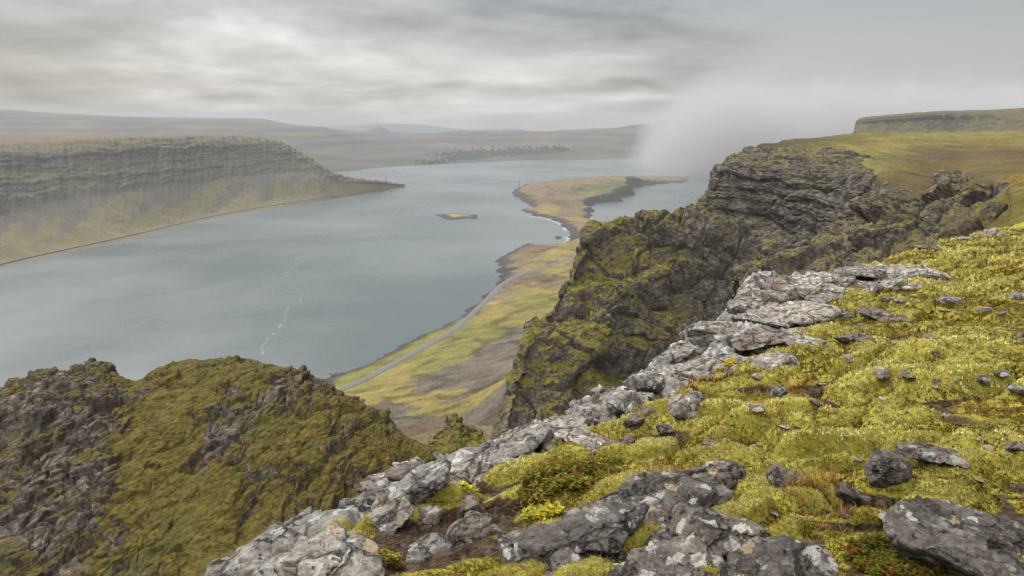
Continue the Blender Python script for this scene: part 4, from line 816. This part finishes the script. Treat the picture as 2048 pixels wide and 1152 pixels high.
LR, DR, BR_ = M_RL, M_RD, M_RB
BIG = [  # px, py, w, h, mat, tilt, depth, label
 (535, 1118, 215, 118, LR, -2, .9, 'broad pale lichened boulder at the very lower left end of the rim'),
 (665, 1105, 235, 108, LR, 0, .8, 'wide pale pitted rock slab in the bottom ledge with an ochre lichen patch'),
 (770, 1030, 150, 62, LR, 28, .6, 'pale rock rib slanting up from the bottom ledge'),
 (850, 962, 120, 58, LR, 20, .8, 'grey slab with two dark holes in the rim ledge above the gully'),
 (920, 935, 110, 62, LR, 16, .8, 'thick grey slab jutting from the rim with a vertical crack'),
 (1005, 895, 130, 44, LR, 22, .7, 'long narrow pale slab rising along the rim over moss'),
 (1075, 868, 70, 34, LR, 14, .8, 'small pale block capping the end of the narrow slab'),
 (1135, 848, 120, 42, LR, 6, .8, 'smooth pale rounded slab beside the two rim boulders'),
 (1190, 885, 130, 30, LR, -12, .7, 'flat tan slab lying behind the heathery moss mound'),
 (1246, 792, 62, 66, LR, 0, .9, 'upright rounded grey boulder on the rim'),
 (1318, 762, 110, 52, LR, -4, .8, 'broad smooth grey boulder right of the upright one'),
 (1385, 735, 150, 26, LR, 14, .5, 'long low ledge leading up from the smooth boulder'),
 (1372, 812, 70, 62, LR, 20, .7, 'leaning grey rock flecked with white beside orange grass'),
 (1270, 838, 46, 34, BR_, 10, .8, 'brown angular stone below the upright boulder'),
 (1292, 822, 36, 26, BR_, -14, .8, 'small grey wedge between boulder and bare hollow'),
 (1335, 866, 50, 22, BR_, -10, .8, 'flat pinkish flake beside the bare soil hollow'),
 (1256, 880, 32, 30, BR_, 6, .8, 'squarish stone at the left lip of the soil hollow'),
 (1205, 818, 50, 48, LR, 10, .9, 'cracked grey block left of the upright boulder'),
 (940, 1008, 58, 52, BR_, 24, .8, 'triangular greenish grey stone set in gravel'),
 (930, 1064, 110, 56, BR_, 8, .8, 'wide flat grey stone in the gravel pocket'),
 (850, 1095, 72, 58, LR, 14, .8, 'mottled grey block standing in the gravel pocket'),
 (990, 1060, 26, 30, BR_, 0, .8, 'small square stone right of the wide flat one'),
 (865, 1030, 44, 50, LR, 12, .9, 'upright mottled stone beneath the slanting rib'),
 (1110, 1095, 300, 120, DR, 12, .6, 'big dark slab blotched with white and tan lichen at the bottom'),
 (1260, 1020, 270, 76, DR, 12, .6, 'long dark brown slab rising to the right with white blotches'),
 (1200, 1062, 170, 70, DR, 10, .7, 'dark lichened slab between the long slab and the bottom slab'),
 (1425, 948, 150, 58, DR, 6, .6, 'dark slab half sunk in moss at the end of the long slab'),
 (1370, 980, 130, 40, DR, 4, .6, 'pale streaked wedge under the sunken dark slab'),
 (1466, 1058, 215, 108, DR, -10, .7, 'large dark angular boulder with white lichen and deep pits'),
 (1370, 1140, 190, 60, DR, 2, .7, 'dark rock with a white blotch at the bottom edge'),
 (1550, 1135, 170, 62, DR, 10, .7, 'brown and greenish rock under the large angular boulder'),
 (1225, 1150, 110, 40, DR, 6, .7, 'brown stone top peeping over the bottom edge'),
 (1320, 1085, 90, 70, DR, 6, .8, 'dark pitted stone wedged left of the angular boulder'),
 (1570, 948, 84, 62, BR_, -26, .7, 'tilted angular rock with orange lichen standing in moss'),
 (1786, 936, 98, 84, BR_, -6, .7, 'square brown block with a white lichen hook'),
 (1880, 910, 110, 28, BR_, -4, .7, 'low brown ledge behind the square block'),
 (1712, 990, 66, 36, BR_, -20, .8, 'smooth brown stone beside a dark hollow'),
 (1930, 1085, 280, 120, DR, -10, .7, 'large smooth dark boulder streaked with white lichen at the lower right'),
 (2040, 1075, 150, 110, DR, -6, .7, 'dark rounded boulder cut by the right bottom edge'),
 (2038, 892, 30, 22, BR_, 0, .9, 'grey stone in moss at the right edge'),
 (1557, 782, 34, 50, LR, -10, .7, 'upright grey stone standing in the bare hollow'),
 (1728, 544, 92, 24, LR, 3, .8, 'flat pale slab by the top of the rubble'),
 (1838, 541, 116, 26, LR, -3, .7, 'long flat grey slab half under moss high on the slope'),
 (1785, 568, 46, 26, LR, 24, .8, 'slanting stone between the two flat slabs'),
 (1720, 674, 72, 28, BR_, 0, .9, 'low grey rock island in the middle of the moss'),
 (1765, 630, 90, 18, BR_, -3, .9, 'flat worn rock showing through moss'),
 (1692, 632, 44, 26, BR_, 6, .9, 'pinkish brown stone beside the worn rock'),
 (1900, 598, 44, 34, LR, 8, .9, 'mottled stone with pale lichen in a brown hollow'),
 (2036, 590, 34, 18, LR, 10, .9, 'pale pinkish rock at the right edge up the slope'),
 (1985, 463, 30, 30, LR, 30, .9, 'pale pointed stone on the skyline of the slope'),
 (2004, 468, 16, 14, LR, 0, .9, 'small pale stone beside the pointed skyline stone'),
 (1934, 480, 24, 10, LR, 0, .9, 'low white stone on the crest of the slope'),
 (1858, 494, 34, 14, BR_, 8, .9, 'reddish stone on the crest of the slope'),
 (1816, 762, 40, 12, BR_, 0, .9, 'sliver of white flecked rock in moss'),
 (2000, 762, 34, 18, BR_, 0, .9, 'grey stone poking through moss at the right'),
]
sd0 = 100
for i, (px, py, wp_, hp_, mt, tl, dp, lb) in enumerate(BIG):
    place_rock('rock', px, py, wp_, hp_, mt, lb, sd0 + i, tilt=-tl, depth=dp, sub=6 if wp_ > 90 and py > 850 else 5, rough=.078)
RUB = [  # the blocky heap at the top of the rim
 (1562, 543, 84, 40, 'topmost lichen crusted boulder of the rubble heap'), (1530, 562, 44, 40, 'rounded block at the left shoulder of the heap'), (1566, 572, 66, 40, 'dark faced block under the topmost boulder'), (1612, 574, 86, 48, 'broad pale block at the right of the heap'),
 (1640, 560, 54, 24, 'low stone at the right end of the heap top'), (1508, 590, 46, 40, 'pale cube on the left face of the heap'), (1545, 600, 46, 40, 'dark blocky stone in the middle of the heap'), (1582, 592, 30, 40, 'upright pale slab in the heap'),
 (1660, 580, 60, 34, 'squat grey block right of the heap'), (1480, 612, 56, 34, 'grey rock at the foot of the heap'), (1432, 628, 52, 40, 'white crusted outcrop on the rim left of the heap'), (1420, 656, 62, 36, 'pale outcrop below the white crusted one'), (1404, 680, 50, 30, 'crumbly pale stone at the rim'),
 (1350, 716, 60, 34, 'rough grey rock above the long ledge'), (1380, 706, 46, 34, 'dark cored rock beside the rough grey one'), (1480, 672, 44, 44, 'pointed grey wedge in the middle rubble'), (1450, 678, 34, 22, 'thin grey flake leaning on the wedge'), (1555, 676, 90, 36, 'broad smooth grey rock in the middle rubble'),
 (1612, 682, 66, 30, 'knobbly grey rock at the moss edge'), (1540, 650, 100, 30, 'long sloping slab below the heap'), (1590, 622, 120, 30, 'wide layered slab right below the heap'), (1650, 604, 90, 26, 'flat slab reaching from the heap into moss'), (1510, 702, 90, 26, 'low dark ledge above the brown hollow'), (1555, 720, 90, 22, 'thin ledge under the moss bank'),
 (1600, 650, 60, 26, 'brownish slab between slab and moss'), (1690, 570, 40, 20, 'small stone at the right of the squat block')]
for i, (px, py, a, b, lb) in enumerate(RUB):
    place_rock('rock', px, py, a, b, M_RL if i % 5 != 2 else M_RB, lb, 300 + i, tilt=random.uniform(-16, 6), depth=.9, sub=5, rough=.085, sink=.34, cuts=9, group='boulders of the rubble heap on the rim')
# loose stones of the rim: one shape per source, copied
src = []
for k in range(9):
    V, F = rock_mesh(500 + k, (1, random.uniform(.7, 1), random.uniform(.45, .75)), 4, 8, .05, False)
    src.append((V, F))
g = np.random.default_rng(77); placed = 0; protos = {}

tries = 0
while placed < 290 and tries < 9000:
    tries += 1; t = g.uniform(0, 1) ** .9; k = t * (len(EDGEP) - 6); i = int(k); f = k - i; e = E3[i] * (1 - f) + E3[i + 1] * f; r = np.hypot(e[0], e[1])
    ed = E3[i + 1] - E3[i]; nrm = np.array([ed[1], -ed[0]]); nrm /= np.linalg.norm(nrm); q = e[:2] + nrm * g.uniform(-.01, .16) * r
    s = r * .0095 * np.exp(g.normal(0, .5))
    if any((q[0] - a) ** 2 + (q[1] - b) ** 2 < (c * .75) ** 2 for a, b, c in ROCKS): continue
    mk = 'LR' if g.uniform() < .65 else 'RB'; kk = int(g.integers(0, 9)); key = (kk, mk); zz = float(fgz(np.array([q[0]]), np.array([q[1]]))[0])
    if key not in protos:
        o = mesh_obj('stone', src[kk][0], src[kk][1], M_RL if mk == 'LR' else M_RB); protos[key] = o
    else: o = protos[key].copy(); SC.collection.objects.link(o)
    o.location = (q[0], q[1], EYE + zz - s * .08); o.scale = (s, s, s); o.rotation_euler = (g.uniform(-.5, .5), g.uniform(-.5, .5), g.uniform(0, 6.28))
    ROCKS.append((q[0], q[1], s * .6))
    sec = 'beside the broad bottom ledge' if r < 4.6 else 'by the slabs above the notch' if r < 7 else 'round the upright boulders' if r < 10.5 else 'near the blocky heap' if r < 17 else 'on the high mossy crest'
    cl = 'pale' if mk == 'LR' else 'brown'; tag(o, 'loose %s angular stone in the rim rubble %s' % (cl, sec), 'stone', 'loose %s stones %s' % (cl, sec)); placed += 1

g = np.random.default_rng(78); V_, F_ = rock_mesh(610, (1, .8, .5), 4, 9, .06, False); V2_, F2_ = rock_mesh(611, (1, .9, .6), 4, 8, .06, False); pr_ = {}
k = 0
while k < 52:
    px, py = g.uniform(1350, 2046), 1150 - 560 * g.uniform() ** .75
    X, Yc, Z = ground_hit(px, py, fgz)
    d_, sdd = seg_dist(np.array([X]), np.array([Yc]), EDGE)
    if (d_ * sdd)[0] > -.2 * Yc - .2 or any((X - a) ** 2 + (Yc - b) ** 2 < (c * 1.1) ** 2 for a, b, c in ROCKS): k += .02; continue
    s = Yc * .0075 * np.exp(g.normal(0, .45)); j = int(k) % 4
    if j not in pr_: o = pr_[j] = mesh_obj('stone', *[(V_, F_), (V2_, F2_)][j % 2], [M_RB, M_RL][j // 2])
    else: o = pr_[j].copy(); SC.collection.objects.link(o)
    o.location = (X, Yc, EYE + Z - s * .05); o.scale = (s * 1.2, s, s * .8); o.rotation_euler = (g.uniform(-.3, .3), g.uniform(-.3, .3), g.uniform(0, 6.28)); ROCKS.append((X, Yc, s))
    tag(o, ['small brown stone half sunk in the moss of the slope', 'small grey stone half sunk in the moss of the slope'][j // 2], 'stone', ['brown stones sunk in the moss', 'grey stones sunk in the moss'][j // 2]); k += 1
# dry grass tufts: one mass of thin blades
def blades_at(spots, seed):
    g = np.random.default_rng(seed); V = []; C = []
    for px, py, rp, n, hpx, col in spots:
        for _ in range(n):
            a, b = px + g.normal() * rp, py + g.normal() * rp * .4
            V.append((a, b, hpx * g.uniform(.5, 1.2))); C.append(np.array(col) * g.uniform(.6, 1.4))
    return V, C, g
spots = [(1390, 790, 22, 110, 18, (.26, .10, .03)), (1430, 770, 25, 80, 15, (.22, .12, .04)), (1590, 790, 22, 90, 16, (.34, .13, .04)), (1630, 985, 35, 130, 40, (.36, .22, .06)), (1650, 1040, 60, 220, 30, (.33, .19, .06)), (1730, 1130, 30, 70, 34, (.34, .14, .05)),
         (1310, 960, 45, 170, 26, (.33, .17, .05)), (1480, 790, 40, 120, 18, (.26, .15, .05)), (1215, 895, 26, 60, 18, (.30, .13, .05)), (870, 995, 20, 60, 18, (.28, .20, .08)), (1540, 870, 40, 100, 14, (.32, .18, .05)), (1820, 840, 80, 260, 12, (.35, .26, .06)),
         (1750, 690, 80, 200, 9, (.33, .22, .06)), (1900, 560, 80, 200, 7, (.30, .20, .05)), (1960, 960, 60, 200, 14, (.34, .27, .09)), (1300, 1110, 18, 40, 20, (.30, .16, .05)), (1560, 830, 60, 140, 14, (.34, .22, .06)), (1640, 940, 40, 140, 22, (.32, .24, .05)), (1000, 1100, 60, 60, 16, (.28, .22, .07))]
VV, CC, g = blades_at(spots, 5); V = []; Cl = []
# evaluate the ground once per blade root
GX, GY, GZ = ground_hits([v[0] for v in VV], [v[1] for v in VV], fgz)
for (a, b, hp), c, X, Yc, Z in zip(VV, CC, GX, GY, GZ):
    h = hp / FPX * Yc; th = g.uniform(0, 6.28); ln = g.uniform(.1, .7) * h; wd = .0011 * Yc
    p0 = np.array([X, Yc, EYE + Z - .01]); o1 = np.array([math.cos(th), math.sin(th), 0]); sdv = np.array([-o1[1], o1[0], 0]) * wd
    m1 = p0 + o1 * ln * .35 + (0, 0, h * .6); tp = p0 + o1 * ln + (0, 0, h)
    V += [p0 - sdv, p0 + sdv, m1 + sdv * .7, p0 - sdv, m1 + sdv * .7, m1 - sdv * .7, m1 - sdv * .7, m1 + sdv * .7, tp]; Cl += [c] * 9
M_GRS = leafy('dry_grass_blades')
tag(mesh_obj('grass', V, np.arange(len(V)).reshape(-1, 3), M_GRS, False, cols={'Col': Cl}), 'thin rusty dry grass blades among the moss', kind='stuff')
# yellow leaved plant and the low heath shrubs round it
def shrub(name, label, cat, px, py, rpx, hpx, n, cols, seed, leaf=6):
    X, Yc, Z = ground_hit(px, py + hpx * .5, fgz); root = bpy.data.objects.new(name, None); SC.collection.objects.link(root); root.location = (X, Yc, EYE + Z); tag(root, label, cat)
    g = np.random.default_rng(seed); r = rpx / FPX * Yc; H = hpx / FPX * Yc; ls = leaf / FPX * Yc; V = []; C = []; SV = []; SF = []
    AA, RA = g.uniform(0, 6.28, n), np.sqrt(g.uniform(size=n)) * r; BX, BY = np.cos(AA) * RA, np.sin(AA) * RA * .7; GZ_ = fgz(X + BX, Yc + BY) - Z
    for bx, by, gz in zip(BX, BY, GZ_):
        hh = H * g.uniform(.15, .9); top = np.array([bx + g.normal() * r * .06, by + g.normal() * r * .06, gz + hh])
        k = len(SV)
        for j in range(3): aa = j * 2.09; SV.append((bx * .9 + math.cos(aa) * ls * .08, by * .9 + math.sin(aa) * ls * .08, gz - .01))
        SV.append(tuple(top)); SF += [(k, k + 1, k + 3), (k + 1, k + 2, k + 3), (k + 2, k, k + 3)]
        c0 = np.array(cols[int(g.integers(0, len(cols)))])
        for l in range(5):
            th = g.uniform(0, 6.28); u = np.array([math.cos(th), math.sin(th), g.uniform(-.1, .5)]); u /= np.linalg.norm(u); s_ = np.array([-u[1], u[0], g.normal() * .3]) * ls * .3
            p0 = top - (0, 0, g.uniform(0, hh * .5)); mm = p0 + u * ls * .5; tp = p0 + u * ls; V += [p0, mm + s_, tp, p0, tp, mm - s_]; C += [c0 * g.uniform(.6, 1.35)] * 6
    mesh_obj('leaves', V, np.arange(len(V)).reshape(-1, 3), M_GRS, False, parent=root, cols={'Col': C}); mesh_obj('stem', SV, SF, M_WOOD, False, parent=root)
shrub('leafy_plant', 'small plant with bright yellow star leaves at the foot of the heather mound', 'plant', 1085, 1020, 46, 34, 60, [(.46, .38, .03), (.36, .33, .04), (.20, .22, .03)], 1, 12)
shrub('heath_shrub', 'dark green and rust low heath shrub spread over the mound left of the long slab', 'shrub', 1150, 950, 120, 36, 1500, [(.10, .10, .015), (.14, .13, .02), (.16, .08, .02), (.22, .20, .04)], 2, 9)
shrub('heath_shrub', 'red and deep green low shrub beside the lower right boulder', 'shrub', 1800, 1110, 110, 26, 1300, [(.06, .085, .012), (.10, .12, .015), (.16, .045, .015), (.08, .10, .014)], 3, 10)
shrub('leafy_plant', 'small yellow leaved plant by the rim slab with two holes', 'plant', 935, 975, 18, 14, 40, [(.55, .48, .05), (.40, .36, .05)], 4, 9)
shrub('leafy_plant', 'yellow orange plant under the long low ledge', 'plant', 1450, 742, 22, 12, 60, [(.50, .36, .03), (.40, .32, .04)], 6, 7)
shrub('heath_shrub', 'dark orange brown moss shrub between bottom ledge and gravel pocket', 'shrub', 775, 1110, 30, 40, 260, [(.20, .13, .02), (.28, .26, .05), (.12, .09, .015)], 7, 9)

# ------------------------------------------------------------------ power line towers
def bar(V, F, a, b, r):
    a, b = np.array(a, float), np.array(b, float); d = (b - a) / np.linalg.norm(b - a); u = np.cross(d, [0, 0, 1.]); 
    if np.linalg.norm(u) < .1: u = np.cross(d, [1., 0, 0])
    u /= np.linalg.norm(u); v = np.cross(d, u); k = len(V)
    for p in (a, b):
        for s, t in ((1, 1), (-1, 1), (-1, -1), (1, -1)): V.append(p + (u * s + v * t) * r)
    for j in range(4): F.append((k + j, k + (j + 1) % 4, k + 4 + (j + 1) % 4, k + 4 + j))
    F.append((k, k + 1, k + 2, k + 3)); F.append((k + 4, k + 5, k + 6, k + 7))
def pylon(px, py, z, h, label, wide=.12, kind='lattice', mat=None):
    b = onz(px, py, z); root = bpy.data.objects.new('power_pylon', None); SC.collection.objects.link(root); root.location = b; tag(root, label, 'power pylon')
    mat = mat or M_STEEL; w_ = h * wide
    if kind == 'lattice':
        for sx, sy in ((1, 1), (-1, 1), (-1, -1), (1, -1)):
            V, F = [], []; bar(V, F, (sx * w_, sy * w_, -4), (sx * w_ * .25, sy * w_ * .25, h), .55); mesh_obj('leg', V, F, mat, False, parent=root)
        V, F = [], []
        for k in range(6):
            z0, z1 = h * k / 6, h * (k + 1) / 6; a0, a1 = w_ * (1 - .75 * k / 6), w_ * (1 - .75 * (k + 1) / 6)
            for (sx, sy), (tx, ty) in zip(((1, 1), (-1, 1), (-1, -1), (1, -1)), ((-1, 1), (-1, -1), (1, -1), (1, 1))):
                bar(V, F, (sx * a0, sy * a0, z0), (tx * a1, ty * a1, z1), .28); bar(V, F, (tx * a0, ty * a0, z0), (sx * a1, sy * a1, z1), .28)
        mesh_obj('bracing', V, F, mat, False, parent=root)
        for zz in (.90, 1.0):
            V, F = [], []; bar(V, F, (-w_ * 1.5, 0, h * zz), (w_ * 1.5, 0, h * zz), .55); mesh_obj('crossarm', V, F, mat, False, parent=root)
    else:
        for sx in (-1, 1):
            V, F = [], []; bar(V, F, (sx * w_, 0, -3), (sx * w_, 0, h), .30); mesh_obj('pole', V, F, mat, False, parent=root)
        V, F = [], []; bar(V, F, (-w_ * 1.7, 0, h * .93), (w_ * 1.7, 0, h * .93), .32); mesh_obj('crossarm', V, F, mat, False, parent=root)
    return root
pylon(773, 367, 8, 34, 'tall lattice pylon on the tip of the spit across the fjord', .055)
pylon(719, 366, 8, 20, 'shorter pylon behind the spit across the fjord', .08)
pylon(1039, 377, 6, 34, 'slender pylon at the western point of the peninsula', .035)
pylon(1212, 447, 12, 19, 'two legged wooden pylon beside the bay at the right', .19, 'H', M_WOOD)

# ------------------------------------------------------------------ surf and current lines on the water
def foam(pts, wid, label, seed, name='foam', dens=.5):
    L = crom(np.array([onz(a, b)[:2] for a, b in pts]), 160); t = np.gradient(L, axis=0); t /= np.linalg.norm(t, axis=1, keepdims=True); nn = np.c_[-t[:, 1], t[:, 0]]
    q = np.stack([L[:, 0], L[:, 1], 0 * L[:, 0]], -1); off = fbm(q / 40, 3, seed) * 7; wv = wid * (1 + .8 * fbm(q / 18, 3, seed + 3)); wv = np.maximum(wv, wid * .15)
    V = np.stack([np.c_[L + nn * (off - wv)[:, None], np.full(160, .05)], np.c_[L + nn * off[:, None], np.full(160, .06)], np.c_[L + nn * (off + wv)[:, None], np.full(160, .05)]], 1).reshape(-1, 3)
    return mesh_obj(name, V, gridF(160, 3), M_FOAM if dens > .4 else M_FOAM2)
def foam_mat(name, lo, hi, mx_):
    m, T, out = material(name); P = T.pos(); d = T.new('ShaderNodeBsdfDiffuse'); d.inputs[0].default_value = (.75, .77, .76, 1); t = T.new('ShaderNodeBsdfTransparent'); x = T.new('ShaderNodeMixShader')
    T.put(x.inputs[0], T.math('MULTIPLY', T.sstep(T.noise(P, .12, 6, .7), lo, hi), mx_)); T.l.new(t.outputs[0], x.inputs[1]); T.l.new(d.outputs[0], x.inputs[2]); T.l.new(x.outputs[0], out.inputs[0]); return m
M_FOAM = foam_mat('surf', .42, .60, .7); M_FOAM2 = foam_mat('faint_foam', .45, .68, .22)
fo = [foam([(1058, 432), (1080, 436), (1100, 440), (1118, 448), (1130, 458), (1136, 464)], 3.6, '', 3), foam([(1134, 474), (1136, 480), (1132, 488), (1120, 491)], 6, '', 4), foam([(1075, 470), (1095, 466), (1112, 465)], 4, '', 6, dens=.3), foam([(1065, 482), (1085, 479), (1100, 478)], 4, '', 7, dens=.3)]
for o in fo: tag(o, 'white surf along the bay beside the peninsula', kind='stuff')
for o in [foam([(622, 508), (610, 520), (600, 523), (588, 534), (575, 545), (568, 555)], 1.6, '', 8, dens=.3), foam([(604, 580), (602, 592), (598, 600), (584, 606), (575, 618), (570, 640), (560, 656), (545, 672), (528, 690), (520, 712)], 2.2, '', 9, dens=.3), foam([(960, 430), (985, 427), (1010, 425), (1034, 422)], 2.4, '', 10, dens=.3)]:
    tag(o, 'faint foam line drifting on the open fjord', kind='stuff')

# ------------------------------------------------------------------ haze and low cloud
def vol_box(name, lo, hi, mat, label):
    x0, y0, z0 = lo; x1, y1, z1 = hi; V = [(a, b, c) for a in (x0, x1) for b in (y0, y1) for c in (z0, z1)]
    F = [(0, 1, 3, 2), (4, 6, 7, 5), (0, 4, 5, 1), (2, 3, 7, 6), (0, 2, 6, 4), (1, 5, 7, 3)]
    return tag(mesh_obj(name, V, F, mat, False), label, kind='stuff')
m, T, out = material('haze'); pv = T.new('ShaderNodeVolumePrincipled'); pv.inputs['Color'].default_value = (.54, .56, .585, 1); pv.inputs['Density'].default_value = .000085; pv.inputs['Anisotropy'].default_value = .0
T.l.new(pv.outputs[0], out.inputs['Volume'])
vol_box('haze', (-17000, -100, -260), (17000, 21000, 480), m, 'thin pale haze filling the air over the fjord')
m, T, out = material('low_cloud'); pv = T.new('ShaderNodeVolumePrincipled'); pv.inputs['Color'].default_value = (.62, .622, .622, 1)
P = T.pos(); sx = T.new('ShaderNodeSeparateXYZ'); T.put(sx.inputs[0], P); X_, Y_, Z_ = sx.outputs
e = T.math('SUBTRACT', T.math('SUBTRACT', X_, T.math('MULTIPLY', Y_, .172)), T.math('MULTIPLY', Z_, .45))
e = T.math('ADD', e, T.math('MULTIPLY', T.math('SUBTRACT', T.noise(P, .0055, 8, .70), .5), 900))
dn = T.math('MULTIPLY', T.sstep(e, -20, 300), T.math('MULTIPLY', T.sstep(T.math('ADD', Z_, T.math('MULTIPLY', T.math('SUBTRACT', T.noise(P, .0032, 5, .62), .5), 620)), 560, 180), T.math('ADD', .75, T.math('MULTIPLY', T.sstep(T.math('ADD', Z_, T.math('MULTIPLY', T.math('SUBTRACT', T.noise(P, .01, 3), .5), 80)), 5, 90), .25))))
dn = T.math('MULTIPLY', dn, T.sstep(Y_, 3150, 3700)); T.put(pv.inputs['Density'], T.math('MULTIPLY', dn, .0040)); T.l.new(pv.outputs[0], out.inputs['Volume'])
vol_box('low_cloud', (450, 3150, 1.0), (5200, 5600, 1300), m, 'column of low cloud drifting over the fjord behind the headland')
